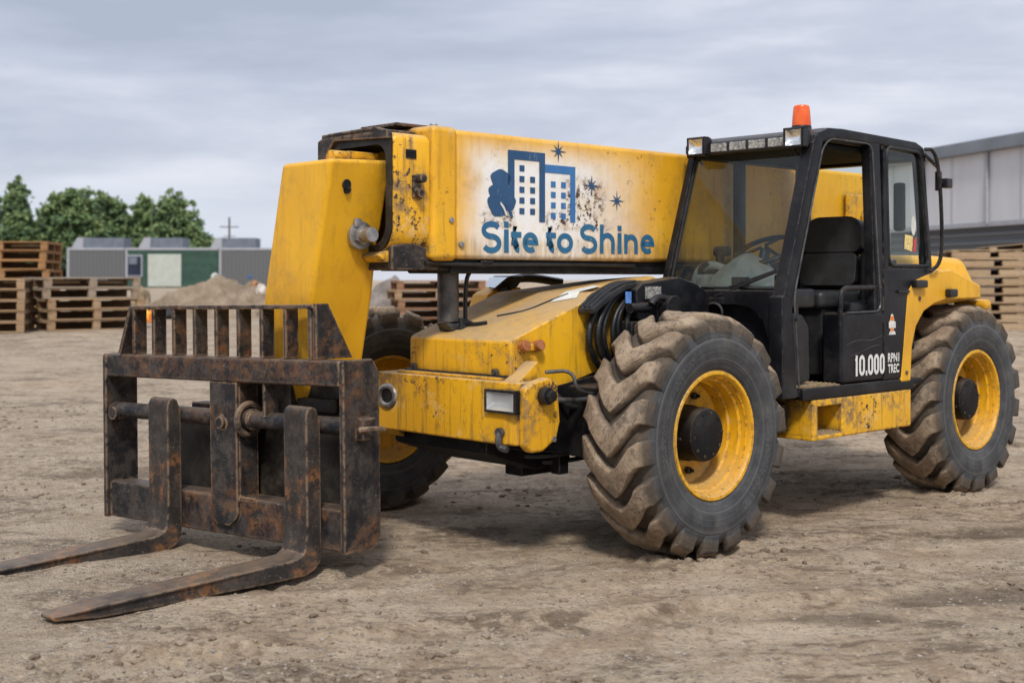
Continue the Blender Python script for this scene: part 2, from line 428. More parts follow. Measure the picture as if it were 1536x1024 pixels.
def empty(name, loc, rz=0.0):
    o = bpy.data.objects.new(name, None); COL.objects.link(o)
    o.empty_display_size = .2; o.location = loc; o.rotation_euler = (0, 0, rz); return o
def copy_tree(o, parent=None):
    c = o.copy(); COL.objects.link(c)
    if parent is not None: c.parent = parent
    for ch in [x for x in o.children]: copy_tree(ch, c)
    return c

# ================================================================== TELEHANDLER
TELE = empty('telehandler', ORG, math.atan2(-cs, -sn))
tag(TELE, 'worn yellow telehandler with black cab, muddy tyres and rusty pallet forks lowered to the ground', 'telehandler')
KEEP = {'lettering', 'emblem_tower', 'emblem_tree', 'number_marking', 'tread_plate', 'headlight_lens', 'warning_sticker', 'bonnet_seal', 'painted_stripe', 'hydraulic_hose'}
def clusters(bm, eps=.006):
    """pieces of a mesh that do not touch: groups of islands whose bounds meet"""
    seen, isl = set(), []
    for v in bm.verts:
        if v in seen: continue
        st, grp = [v], []
        seen.add(v)
        while st:
            q = st.pop(); grp.append(q)
            for e in q.link_edges:
                w_ = e.other_vert(q)
                if w_ not in seen: seen.add(w_); st.append(w_)
        lo = [min(q.co[i] for q in grp) - eps for i in range(3)]; hi = [max(q.co[i] for q in grp) + eps for i in range(3)]
        isl.append((grp, lo, hi))
    par = list(range(len(isl)))
    def find(i):
        while par[i] != i: i = par[i]
        return i
    for i in range(len(isl)):
        for j in range(i):
            if all(isl[i][1][k] <= isl[j][2][k] and isl[j][1][k] <= isl[i][2][k] for k in range(3)): par[find(i)] = find(j)
    out = {}
    for i in range(len(isl)): out.setdefault(find(i), []).extend(isl[i][0])
    return list(out.values())
def part(mb, name, mat, parent=TELE, label=None, **kw):
    if name not in KEEP and len(mb.bm.verts) < 9000:
        mb.bm.verts.index_update(); cl_ = clusters(mb.bm)
        if len(cl_) > 1:                                         # separate pieces become separate parts
            cl_.sort(key=len, reverse=True); first = None
            for grp in cl_:
                ids = set(v.index for v in grp); b2 = mb.bm.copy(); b2.verts.ensure_lookup_table()
                bmesh.ops.delete(b2, geom=[v for v in b2.verts if v.index not in ids], context='VERTS')
                m2 = MB(); m2.bm.free(); m2.bm = b2
                o = m2.build(name, M[mat] if isinstance(mat, str) else mat, parent, **kw); first = first or o
                if label: o['label'] = label
            mb.bm.free(); return first
    o = mb.build(name, M[mat] if isinstance(mat, str) else mat, parent, **kw)
    if label: o['label'] = label
    return o

# ---- wheels
W2 = .225
def lug_mesh():
    tb = bmesh.new()
    ws = [-1, -.86, -.64, -.45, -.22, 0, .22, .45, .64, .86, 1]
    rows = []
    for w in ws:
        a = abs(w)
        rt = .717 - .004 * a - (.045 * ((a - .64) / .36) ** 1.6 if a > .64 else 0)
        rb = .650 - .01 * a - (.085 * ((a - .64) / .36) if a > .64 else 0)
        t = min(a / .74, 1.0)
        ph = -.28 * (1 - t) - (.035 * math.sin(t * PI))
        tt, tb_ = .101 + .012 * math.exp(-(w * 3) ** 2), .128
        y = w * (W2 + .004)
        def pt(r, an, yy=y): return tb.verts.new((r * math.cos(an), yy, r * math.sin(an)))
        rows.append([pt(rb, ph - tb_), pt(rt, ph - tt), pt(rt, ph + tt), pt(rb, ph + tb_)])
    for a, b in zip(rows, rows[1:]):
        for k in range(3): tb.faces.new((a[k], a[k + 1], b[k + 1], b[k]))
        tb.faces.new((a[3], a[0], b[0], b[3]))
    tb.faces.new(rows[0]); tb.faces.new(rows[-1][::-1])
    bmesh.ops.recalc_face_normals(tb, faces=tb.faces)
    es = [e for e in tb.edges if e.calc_face_angle(0) > R(28)]
    bmesh.ops.bevel(tb, geom=es, offset=.011, segments=2, affect='EDGES', profile=.55)
    bmesh.ops.triangulate(tb, faces=[f for f in tb.faces if len(f.verts) > 4])
    bmesh.ops.subdivide_edges(tb, edges=[e for e in tb.edges if e.calc_length() > .05], cuts=1, use_grid_fill=True)
    me = bpy.data.meshes.new('lug'); tb.to_mesh(me); tb.free(); return me
lug = lug_mesh()
mb = MB()
half = [(.372, .185), (.385, .205), (.40, .213), (.43, .222), (.47, .232), (.52, .236), (.555, .233), (.59, .222), (.625, .200), (.645, .165), (.652, .08)]
mb.lathe(half + [(r, -y) for r, y in half[::-1]], 96)
NL = 18
for k in range(NL):
    tb = bmesh.new(); tb.from_mesh(lug)
    mb.add(tb, Matrix.Rotation(k * 2 * PI / NL, 4, 'Y'))
for v in mb.bm.verts:
    r = math.hypot(v.co.x, v.co.z)
    if r > .58:
        q = mnoise.noise(v.co * 9) * .009 + mnoise.noise(v.co * 28) * .005 - .03 * max(0, mnoise.noise(v.co * 5 + Vector((2, 2, 2))) - .42)
        v.co += Vector((v.co.x / r, 0, v.co.z / r)) * q
        v.co += Vector((mnoise.noise(v.co * 14 + Vector((5, 0, 0))), mnoise.noise(v.co * 14), mnoise.noise(v.co * 14 + Vector((0, 9, 0))))) * .004
TYRE_MB = mb
def rim_mb():
    m = MB()
    prof = [(.372, .150), (.380, .196), (.372, .207), (.356, .206), (.347, .197), (.343, .176), (.336, .172), (.332, .140), (.318, .130), (.314, .07), (.304, .06), (.300, -.01),
            (.272, -.035), (.235, -.045), (.185, -.045), (.0, -.045), (.0, -.075), (.30, -.075), (.345, -.12), (.356, -.2), (.372, -.207), (.38, -.19), (.372, -.15)]
    m.lathe(prof, 72)
    return m
def hub_mb():
    m = MB()
    m.lathe([(.165, -.05), (.165, .02), (.158, .035), (.158, .125), (.152, .142), (.135, .152), (.07, .156), (0, .156)], 40)
    for k in range(10):
        a = k * 2 * PI / 10
        c = Vector((.128 * math.cos(a), .150, .128 * math.sin(a)))
        m.cyl(c, c + Vector((0, .008, 0)), .008, seg=6)
    return m
rim = rim_mb().build('wheel', M['yellow_rim'], TELE)
tyre = TYRE_MB.build('tyre', M['tyre'], rim, wn=False, sharp=50)
hub = hub_mb().build('hub_cap', M['dark'], rim)
nb_ = MB(); nb_.cyl((0, -.047, 0), (0, -.012, 0), .021, seg=6, bevel=.003); nb_.cyl((0, -.012, 0), (0, .008, 0), .011, seg=10)
nut = nb_.build('wheel_nut', M['dark'], rim)
for k in range(10):
    o_n = nut if k == 0 else nut.copy()
    if k: COL.objects.link(o_n)
    a = k * 2 * PI / 10 + .2; o_n.location = (.232 * math.cos(a), 0, .232 * math.sin(a))
nb_ = MB(); nb_.tube([(.325, .10, .03), (.318, .16, .03), (.312, .20, .03)], .008, 8); nb_.build('valve_stem', M['plastic'], rim)
def place_wheel(u, v, flip, spin, first=False, steer=0.0):
    o = rim if first else copy_tree(rim, TELE)
    m = Matrix.Translation((u, v, .700)) @ Matrix.Rotation(R(steer) + (PI if flip else 0), 4, 'Z') @ Matrix.Rotation(R(spin), 4, 'Y')
    o.matrix_parent_inverse = Matrix(); o.matrix_local = m
    return o
place_wheel(0, .968, False, 4, True)
place_wheel(-3.2, .968, False, 11)
place_wheel(.42, -1.52, True, 7)
place_wheel(-3.2, -1.52, True, 2)

# ---- chassis and axles
mb = MB()
mb.prism([(.85, .62), (.85, .95), (.3, 1.02), (-3.6, 1.3), (-3.72, 1.2), (-3.72, .7), (-2.4, .58), (-.6, .56), (.4, .56)], 'y', -.52, .46, .015)
mb.prism([(1.0, .60), (1.0, .70), (.3, .80), (.3, .50), (.6, .47)], 'y', -.55, .30, .015)
mb.box((.35, .05, .42), (.62, .2, .56), .01); mb.box((.42, .32, .44), (.50, .40, .6), .01)
mb.box((.05, .46, .56), (.5, .74, .98), .02); mb.box((.22, .60, .70), (.52, .73, .90), .01)
mb.box((-.5, .3, .7), (.1, .62, 1.35), .02)
mb.box((-2.4, .45, .62), (-.75, .72, .92), .02)
part(mb, 'chassis', 'dark')
for ux, tw in ((0.0, .42), (-3.2, 0.0)):
    mb = MB(); mb.cyl((ux, .85, .70), (ux + tw * .9, -1.4, .70), .10, bevel=.01); mb.cyl((ux, .70, .70), (ux, .80, .70), .22, seg=32, bevel=.02)
    mb.cyl((ux + tw * .5, -.15, .68), (ux + tw * .5, -.45, .68), .24, seg=32, bevel=.05)
    part(mb, 'axle', 'dark')
mb = MB()
mb.tube([(.84, .62, 1.08), (.70, .70, 1.09), (.70, .73, .97), (.45, .68, .93), (.20, .62, .94)], .011, 8, 2)
mb.tube([(.78, .62, .92), (.5, .64, .90), (.2, .60, .95)], .014, 8, 2)
part(mb, 'brake_line', 'grey_steel')

# ---- bumper
mb = MB()
mb.prism([(1.05, -.66), (1.05, .50), (1.035, .57), (1.0, .62), (.95, .625), (.80, .60), (.80, .3), (.55, .3), (.55, -.66)], 'z', .675, 1.03, .012, 3)
mb.prism([(.99, .64), (1.035, .68), (1.035, 1.0), (.97, 1.035), (.86, 1.055), (.78, 1.02), (.76, .80), (.79, .70), (.90, .64)], 'y', .60, .665, .018, 3)
mb.prism([(1.0, 1.02), (.84, 1.02), (.84, 1.14)], 'y', .40, .56, .006)
mb.prism([(.55, .68), (.55, .64), (.8, .60), (1.02, .64), (1.05, .68)], 'y', -.66, -.45, .01)
BUMP = part(mb, 'bumper', 'yellow_bumper', label='dented yellow bumper with scraped paint')
mb = MB(); mb.tube([(1.052, -.55 + .075 * math.cos(a), .885 + .06 * math.sin(a)) for a in [k * PI / 14 for k in range(28)]], .018, 8, 0, True)
part(mb, 'tow_eye_ring', 'bright_steel', BUMP)
mb = MB(); mb.cyl((1.02, -.55, .885), (1.056, -.55, .885), .058); part(mb, 'tow_hole', 'dark', BUMP)
mb = MB(); mb.box((1.02, .36, .855), (1.034, .615, .985), .004)
for a_, b_ in (((.36, .855), (.376, .985)), ((.599, .855), (.615, .985)), ((.36, .855), (.615, .869)), ((.36, .971), (.615, .985))): mb.box((1.02, a_[0], a_[1]), (1.073, b_[0], b_[1]), .004)
HL = part(mb, 'headlight', 'dark', BUMP)
BASE_TELE = TELE
mb = MB(); bowl(mb, 1.0675, .375, .60, .868, .972, .012)
part(mb, 'headlight_lens', 'lens_glass', BUMP)
mb = MB(); mb.cyl((.90, .66, .955), (.90, .715, .955), .05, seg=28, bevel=.01); mb.cyl((.90, .70, .955), (.90, .745, .955), .034, seg=8, bevel=.006)
part(mb, 'marker_socket', 'plastic', BUMP)
mb = MB(); mb.tube([(1.06, .48, .74), (1.075, .48, .70), (1.06, .48, .66), (1.05, .53, .655)], .020, 8, 2); mb.cyl((1.04, .48, .745), (1.075, .48, .745), .028, seg=12)
part(mb, 'tow_pin', 'grey_steel', BUMP)
mb = MB(); mb.cyl((.82, .66, .705), (.82, .675, .705), .016, seg=8); part(mb, 'bolt', 'bright_steel', BUMP)

mb = MB()
for y in (-.58, -.3, 0, .28): mb.cyl((.93, y, 1.028), (.93, y, 1.042), .016, seg=6)
part(mb, 'bolt', 'steel', BUMP)
for pts in ([(.80, .10, .60), (.70, .30, .55), (.45, .45, .57), (.20, .55, .62)], [(.82, -.2, .60), (.70, .1, .53), (.5, .35, .50), (.15, .5, .56)], [(.62, .46, .95), (.55, .52, .86), (.40, .56, .84), (.2, .60, .82)]):
    mb = MB(); mb.tube(pts, .015, 8, 3); part(mb, 'hydraulic_hose', 'rubber')
mb = MB(); mb.tube([(1.22, .015, 1.70), (.9, .03, 1.69), (.2, .025, 1.70), (-.6, .03, 1.695)], .012, 8, 2); part(mb, 'hydraulic_pipe', 'rubber')
# ---- bonnet
mb = MB()
mb.prism([(.955, 1.0), (.955, 1.245), (.935, 1.262), (.2, 1.525), (.2, 1.05), (.62, .945)], 'y', -.455, .455, .016, 3)
mb.hull8([(.2001, -.455, 1.10), (-.69, -.455, 1.10), (-.69, .10, 1.10), (.2001, .10, 1.10), (.2001, -.455, 1.522), (-.69, -.455, 1.60), (-.69, .10, 1.63), (.2001, .10, 1.524)], .01)
mb.hull8([(.2001, .10, 1.08), (-.69, .10, 1.08), (-.69, .455, 1.08), (.2001, .455, 1.05), (.2001, .10, 1.5242), (-.69, .10, 1.63), (-.69, .455, 1.53), (.2001, .455, 1.5242)], .01)
mb.box((.957, -.50, 1.028), (1.02, .435, 1.046), .005)
BON = part(mb, 'bonnet', 'yellow', label='dusty yellow bonnet sloping up under the boom')
mb = MB(); mb.box((.952, -.47, 1.046), (.985, .44, 1.056), .003)
part(mb, 'bonnet_seal', 'rubber', BON)
mb = MB()
for y in (-.40, .34): mb.cyl((.958, y, 1.075), (.985, y, 1.075), .016, seg=12); mb.box((.955, y - .02, 1.05), (.975, y + .02, 1.08), .004)
part(mb, 'bonnet_latch', 'grey_steel', BON)
mb = MB(); mb.box((.72, .45, 1.19), (.90, .475, 1.235), .012)
ML = part(mb, 'lamp_bracket', 'yellow', BON)
for uu in (.87, .755):
    mb = MB(); mb.cyl((uu, .45, 1.215), (uu, .505, 1.228), .033, seg=24, bevel=.006); part(mb, 'side_marker', 'orange_lens', BON)
mb = MB()                                       # pale stripe painted on the slope
def on_bonnet(u, v, d=.004):
    z = 1.262 + (.935 - u) * (.263 / .735) if u > .2 else 1.525 + (.2 - u) * (.119 - .32 * max(0, v - .10))
    return (u, v, z + d)
mb.poly([on_bonnet(.38, .20), on_bonnet(.30, .35), on_bonnet(.2, .28), on_bonnet(.2, .16)][::-1]); mb.poly([on_bonnet(.2, .16), on_bonnet(.2, .28), on_bonnet(-.12, .16), on_bonnet(-.12, .10)][::-1])
part(mb, 'painted_stripe', 'white', BON, wn=False)
mb = MB()
mb.tube([on_bonnet(.62, -.02, .006), on_bonnet(.52, .14, .006), on_bonnet(.34, .18, .006), on_bonnet(.24, .22, .006)], .0045, 6, 2)
mb.tube([on_bonnet(.86, -.28, .012), on_bonnet(.80, -.2, .03), on_bonnet(.78, -.06, .014), on_bonnet(.74, .02, .012)], .011, 8, 2)
mb.hull8([on_bonnet(.84, -.26, .0), on_bonnet(.84, -.1, .0), on_bonnet(.72, -.1, .0), on_bonnet(.72, -.26, .0), on_bonnet(.80, -.22, .05), on_bonnet(.80, -.15, .06), on_bonnet(.76, -.15, .04), on_bonnet(.76, -.22, .05)], .008)
part(mb, 'loose_cable', 'rubber', BON)

# ---- lift cylinder and pipe
mb = MB(); mb.cyl((.86, -.20, 1.345), (.86, -.20, 1.72), .066, seg=32, bevel=.008); mb.prism([(.80, 1.34), (.92, 1.34), (.87, 1.29), (.84, 1.29)], 'y', -.255, -.145, .01)
part(mb, 'lift_cylinder', 'grey_steel')
mb = MB(); mb.tube([(.72, -.2, 1.30), (.72, -.2, 1.58), (.70, -.18, 1.66), (.62, -.15, 1.70)], .014, 10, 2); part(mb, 'hydraulic_pipe', 'rubber')

# ---- hydraulic hoses and valve block in front of the cab
HOSE = []
for i, pts in enumerate([
        [(.16, .46, 1.06), (.30, .50, 1.10), (.38, .51, 1.26), (.30, .50, 1.42), (.14, .50, 1.56), (-.05, .52, 1.585), (-.2, .54, 1.57)],
        [(.12, .48, 1.06), (.26, .53, 1.12), (.33, .54, 1.27), (.26, .53, 1.43), (.10, .53, 1.55), (-.08, .55, 1.57), (-.2, .57, 1.55)],
        [(.02, .5, 1.08), (.13, .54, 1.2), (.16, .55, 1.36), (.06, .55, 1.50), (-.1, .56, 1.53), (-.2, .6, 1.5)],
        [(.08, .47, 1.05), (.21, .515, 1.15), (.255, .52, 1.30), (.19, .515, 1.44), (.04, .52, 1.55), (-.12, .54, 1.565), (-.2, .56, 1.56)],
        [(.06, .50, 1.06), (.17, .545, 1.17), (.205, .55, 1.32), (.12, .545, 1.46), (-.04, .56, 1.52), (-.2, .58, 1.52)],
        [(-.02, .52, 1.08), (.07, .57, 1.2), (.10, .57, 1.35), (.02, .57, 1.46), (-.2, .6, 1.47)]]):
    mb = MB(); mb.tube(pts, .0165, 10, 3)
    p = [Vector(q) for q in pts]
    for _ in range(3):
        o = []
        for a, b in zip(p, p[1:]): o += [a * .75 + b * .25, a * .25 + b * .75]
        p = [p[0]] + o + [p[-1]]
    if i < 2:
        for a, b in zip(p[4:-14], p[5:-13]):
            for f in (0.0, .5):
                c = a.lerp(b, f); d = (b - a).normalized() * .005; mb.cyl(c - d, c + d, .0205, seg=10)
    part(mb, 'hydraulic_hose', 'rubber')
mb = MB()
mb.prism([(.40, 1.40), (.40, 1.43), (.25, 1.52), (.1, 1.575), (-.02, 1.585), (-.02, 1.55), (.1, 1.54), (.24, 1.48), (.38, 1.40)], 'y', .42, .58, .008)
for y in (.46, .50, .54): mb.tube([(.385, y, 1.435), (.25, y, 1.525), (.1, y, 1.58), (-.02, y, 1.59)], .012, 8, 2)
part(mb, 'hose_guide', 'rubber')
mb = MB()
mb.prism([(.04, 1.36), (.06, 1.54), (.0, 1.58), (-.35, 1.62), (-.52, 1.58), (-.66, 1.52), (-.66, 1.30), (-.3, 1.30)], 'y', .50, .62, .012)
mb.cyl((-.05, .62, 1.43), (.12, .62, 1.43), .03); mb.cyl((-.22, .56, 1.42), (-.22, .70, 1.42), .085, seg=28, bevel=.01)
VB = part(mb, 'valve_cover', 'black')
mb = MB(); mb.tube([(-.12 - .10 * math.cos(a), .66, 1.41 + .085 * math.sin(a)) for a in [k * PI / 12 for k in range(-3, 11)]], .022, 10)
part(mb, 'elbow_hose', 'rubber', VB)
mb = MB(); mb.box((-.17, .6215, 1.485), (-.02, .624, 1.56), 0); part(mb, 'data_plate', 'mesh', VB)
mb = MB(); mb.box((.07, .585, 1.46), (.12, .59, 1.53), 0); part(mb, 'sticker', 'sky_blue_sticker', VB)

# ---- far side mirror and fender
mb = MB()
mb.hull8([(-.22, -.82, 1.54), (-.03, -.82, 1.54), (-.03, -.72, 1.54), (-.22, -.72, 1.54), (-.22, -.82, 1.63), (-.075, -.82, 1.63), (-.075, -.63, 1.63), (-.22, -.63, 1.63)], .015)
mb.tube([(-.2, -.78, 1.60), (-.35, -.72, 1.62), (-.55, -.6, 1.58)], .03, 8, 2)
mb.tube([(-.1, -.76, 1.55), (-.16, -.72, 1.48), (-.24, -.66, 1.42)], .045, 8, 2)
FM = part(mb, 'side_mirror', 'plastic')
mb = MB(); mb.hull8([(-.012, -.822, 1.555), (-.012, -.73, 1.545), (-.03, -.73, 1.545), (-.03, -.822, 1.555), (-.05, -.82, 1.622), (-.05, -.64, 1.62), (-.07, -.64, 1.62), (-.07, -.82, 1.622)], .004); part(mb, 'mirror_glass', 'mirror', FM)
mb = MB(); mb.prism([(.10, 1.30), (.02, 1.50), (-.1, 1.55), (-.3, 1.55), (-.3, 1.25)], 'y', -.92, -.76, .01); part(mb, 'fender', 'yellow_rear')

# ---- boom
BV0, BV1, BZ0, BZ1 = -.62, .05, 1.722, 2.488
mb = MB(); mb.box((-3.7, BV0, BZ0), (1.015, BV1, BZ1), .035, 4)
BOOM = part(mb, 'boom', 'yellow_boom', label='long yellow boom with a faded white sign panel and blue lettering')
mb = MB(); mb.box((1.0, BV0 - .012, BZ0 - .012), (1.20, BV1 + .012, BZ1 + .012), .04, 4)
COLLAR = part(mb, 'boom_collar', 'yellow', BOOM)
mb = MB()
for z, u in ((1.95, 1.06), ): mb.cyl((u, BV1 + .01, z), (u, BV1 + .022, z), .017, seg=16, bevel=.004)
mb.cyl((.975, BV1, 1.81), (.975, BV1 + .014, 1.81), .019, seg=16, bevel=.004)
mb.cyl((1.1, -.05, BZ1 + .01), (1.1, -.05, BZ1 + .03), .025, seg=12, bevel=.004)
part(mb, 'bolt', 'bright_steel', BOOM)
# inner section: an open box with rounded lower corners
mb = MB()
def rr(y0, y1, z0, z1, rb, rt):
    pts = []
    for cx, cz, r, a0 in ((y1 - rb, z0 + rb, rb, -90), (y1 - rt, z1 - rt, rt, 0), (y0 + rt, z1 - rt, rt, 90), (y0 + rb, z0 + rb, rb, 180)):
        for k in range(7): a = R(a0 + 15 * k); pts.append((cx + r * math.cos(a), cz + r * math.sin(a)))
    return pts
tb = bmesh.new()
o_ = rr(-.60, .03, 1.75, 2.44, .15, .05); i_ = rr(-.545, -.025, 1.80, 2.375, .12, .09)
def rings(tb, lst, cap=False):
    ring = [[tb.verts.new((u, y, z)) for y, z in P_] for u, P_ in lst]
    for a, b in zip(ring, ring[1:]):
        for k in range(28): tb.faces.new((a[k], a[(k + 1) % 28], b[(k + 1) % 28], b[k]))
    if cap: tb.faces.new(ring[-1])
    bmesh.ops.recalc_face_normals(tb, faces=tb.faces)
rings(tb, ((1.16, o_), (1.44, o_), (1.455, rr(-.59, .02, 1.76, 2.43, .14, .05)), (1.455, rr(-.585, .012, 1.765, 2.425, .14, .05))))
mb.add(tb)
mb.prism([(1.19, 1.70), (1.48, 1.70), (1.52, 1.74), (1.40, 1.79), (1.19, 1.79)], 'y', -.54, -.03, .012)
INNER = part(mb, 'inner_boom', 'yellow_dirty', wn=False, label='greasy dirt-streaked yellow inner boom section')
mb = MB(); tb = bmesh.new()
rings(tb, ((1.40, rr(-.585, .012, 1.765, 2.425, .14, .05)), (1.47, rr(-.585, .012, 1.765, 2.425, .14, .05)), (1.475, i_), (.95, i_)), True); mb.add(tb)
part(mb, 'boom_mouth', 'grease', INNER, wn=False)  # greasy ring and inside, with the shade of the opening in their colour
mb = MB()
mb.box((1.30, .0315, 2.295), (1.375, .036, 2.345), 0); part(mb, 'slot', 'dark', INNER)
mb = MB(); mb.cyl((1.295, .02, 2.18), (1.295, .10, 2.18), .026, seg=16, bevel=.004); mb.cyl((1.30, .02, 2.095), (1.30, .085, 2.095), .026, seg=16, bevel=.004); mb.box((1.27, .028, 2.07), (1.33, .045, 2.20), .006)
part(mb, 'bolt', 'steel', INNER)
mb = MB()
mb.box((1.15, -.62, 2.44), (1.50, -.10, 2.468), .008); mb.prism([(-.66, 2.28), (-.66, 2.43), (-.55, 2.47), (-.1, 2.475), (.02, 2.445), (.02, 2.40), (-.5, 2.42), (-.60, 2.30)], 'x', 1.462, 1.50, .006)
mb.box((1.02, -.5, BZ1 + .014), (1.30, -.15, BZ1 + .034), .006)
mb.prism([(1.45, 1.72), (1.45, 1.80), (1.30, 1.82), (1.1, 1.76), (1.0, 1.66), (1.45, 1.655)], 'y', -.56, .0, .012)
part(mb, 'wear_pad', 'steel', INNER)
mb = MB(); mb.cyl((1.35, -.3, 2.30), (1.66, -.3, 2.30), .045, seg=16); mb.box((1.40, -.40, 2.285), (1.62, -.18, 2.335), .012)
part(mb, 'extension_rod', 'yellow_dirty', INNER)
mb = MB(); mb.box((-3.4, -.40, 1.640), (1.02, .012, 1.7215), .012); mb.box((.86, -.55, 1.655), (1.12, .0, 1.72), .012); mb.cyl((.70, .02, 1.70), (.80, .02, 1.70), .02)
part(mb, 'boom_underframe', 'dark', BOOM)
mb = MB()
mb.box((-3.75, .06, 1.0), (-3.15, .11, 2.3), .02); mb.box((-3.75, BV0 - .06, 1.0), (-3.15, BV0 - .01, 2.3), .02); mb.cyl((-3.4, -.72, 2.1), (-3.4, .15, 2.1), .07)
part(mb, 'boom_pivot', 'yellow')

# ---- boom head
hp = [(1.83, 2.27), (1.40, 2.285), (1.40, 1.90), (1.41, 1.84), (1.405, 1.78), (1.385, 1.52), (1.375, 1.12), (1.40, .90), (1.73, .88), (1.80, 1.17), (1.82, 1.53)]
mb = MB()
tb = bmesh.new()
y0, y1 = -.545, -.055
def lean(z): return -.30 * max(0, 2.27 - z) / 1.1                 # the nose is bent a little to the far side
A = [tb.verts.new((p[0], y0 + lean(p[1]), p[1])) for p in hp]; B = [tb.verts.new((p[0], y1 + lean(p[1]), p[1])) for p in hp]
tb.faces.new(A); tb.faces.new(B[::-1]); n = len(hp)
for i in range(n): tb.faces.new((A[i], B[i], B[(i + 1) % n], A[(i + 1) % n]))
bmesh.ops.recalc_face_normals(tb, faces=tb.faces); mb.bev(tb, .028, 4); mb.add(tb)
HEAD = part(mb, 'boom_head', 'yellow_head', label='bright yellow drooping boom nose')
mb = MB(); PV = lean(1.855)
mb.cyl((1.555, -.20, 1.855), (1.555, -.030 + PV, 1.855), .082, seg=32, bevel=.006); mb.cyl((1.555, -.04 + PV, 1.855), (1.555, .0 + PV, 1.855), .06, seg=6, bevel=.008); mb.cyl((1.555, -.04 + PV, 1.855), (1.555, .075 + PV, 1.855), .043, seg=24, bevel=.006)
mb.box((1.56, -.045 + PV, 1.90), (1.61, -.02 + PV, 1.95), .006)
part(mb, 'pivot_pin', 'bright_steel', HEAD)
mb = MB(); mb.cyl((1.70, -.14, 2.135), (1.70, -.0455 + lean(2.13), 2.135), .028, seg=20); mb.cyl((1.69, -.14, 2.105), (1.69, -.0455 + lean(2.10), 2.105), .023, seg=20); part(mb, 'keyhole', 'dark', HEAD)
mb = MB(); mb.box((1.50, -.65, 1.0), (1.70, -.4, 1.5), .02); mb.cyl((1.60, -.33, 1.55), (1.45, -.33, 1.75), .06); part(mb, 'tilt_cylinder', 'dark', HEAD)

# ---- lettering and emblem on the boom
def txt(body, u0, z0, width, height, vplane, mat, name, parent, bold=.018, slant=0.0, align_u=True):
    cu = bpy.data.curves.new(name, 'FONT'); cu.body = body; cu.size = 1; cu.offset = bold; cu.resolution_u = 6; cu.fill_mode = 'FRONT'
    ob = bpy.data.objects.new(name, cu); COL.objects.link(ob)
    bpy.context.view_layer.update()
    me = bpy.data.meshes.new_from_object(ob.evaluated_get(bpy.context.evaluated_depsgraph_get()))
    bpy.data.objects.remove(ob); bpy.data.curves.remove(cu)
    xs = [v.co.x for v in me.vertices]; ys = [v.co.y for v in me.vertices]
    x0, x1, ya, yb = min(xs), max(xs), min(ys), max(ys)
    for v in me.vertices:
        v.co = Vector((u0 - (v.co.x - x0) / (x1 - x0) * width, vplane, z0 + (v.co.y - ya) / (yb - ya) * height))
    me.name = name; me.materials.clear(); me.materials.append(M[mat])
    o = bpy.data.objects.new(name, me); COL.objects.link(o); o.parent = parent; return o
DV = BV1 + .003
def arc(cx, cy, rx, ry, a0, a1, n=14): return [(cx + rx * math.cos(R(a0 + (a1 - a0) * k / n)), cy + ry * math.sin(R(a0 + (a1 - a0) * k / n))) for k in range(n + 1)]
GLY = {'S': ([arc(.5, .76, .5, .24, 28, 270, 18)[:-1] + arc(.5, .25, .5, .27, 90, -152, 18)], []),
       'i': ([[(.5, 0), (.5, .68)]], [(.5, .80, 1.0)]),
       't': ([[(.36, 1), (.36, .22)] + arc(1.02, .27, .66, .27, 180, 268, 10), [(0, .74), (1, .74)]], []),
       'e': ([[(0, .52), (1, .52)] + arc(.5, .5, .5, .5, 2, 308, 24)[1:]], []),
       'o': ([arc(.5, .5, .5, .5, 0, 360, 32)], []), '0': ([[(1, .3), (1, .7)] + arc(.5, .74, .5, .26, 0, 180, 12) + arc(.5, .26, .5, .26, 180, 360, 12)], []),
       'h': ([[(0, 0), (0, 1)], [(0, .30)] + arc(.5, .36, .5, .30, 180, 0, 14) + [(1, 0)]], []),
       'n': ([[(0, 0), (0, 1)], [(0, .45)] + arc(.5, .54, .5, .46, 180, 0, 14) + [(1, 0)]], []),
       '1': ([[(.72, 0), (.72, 1)], [(.0, .80), (.72, .86)]], []), '.': ([], [])}
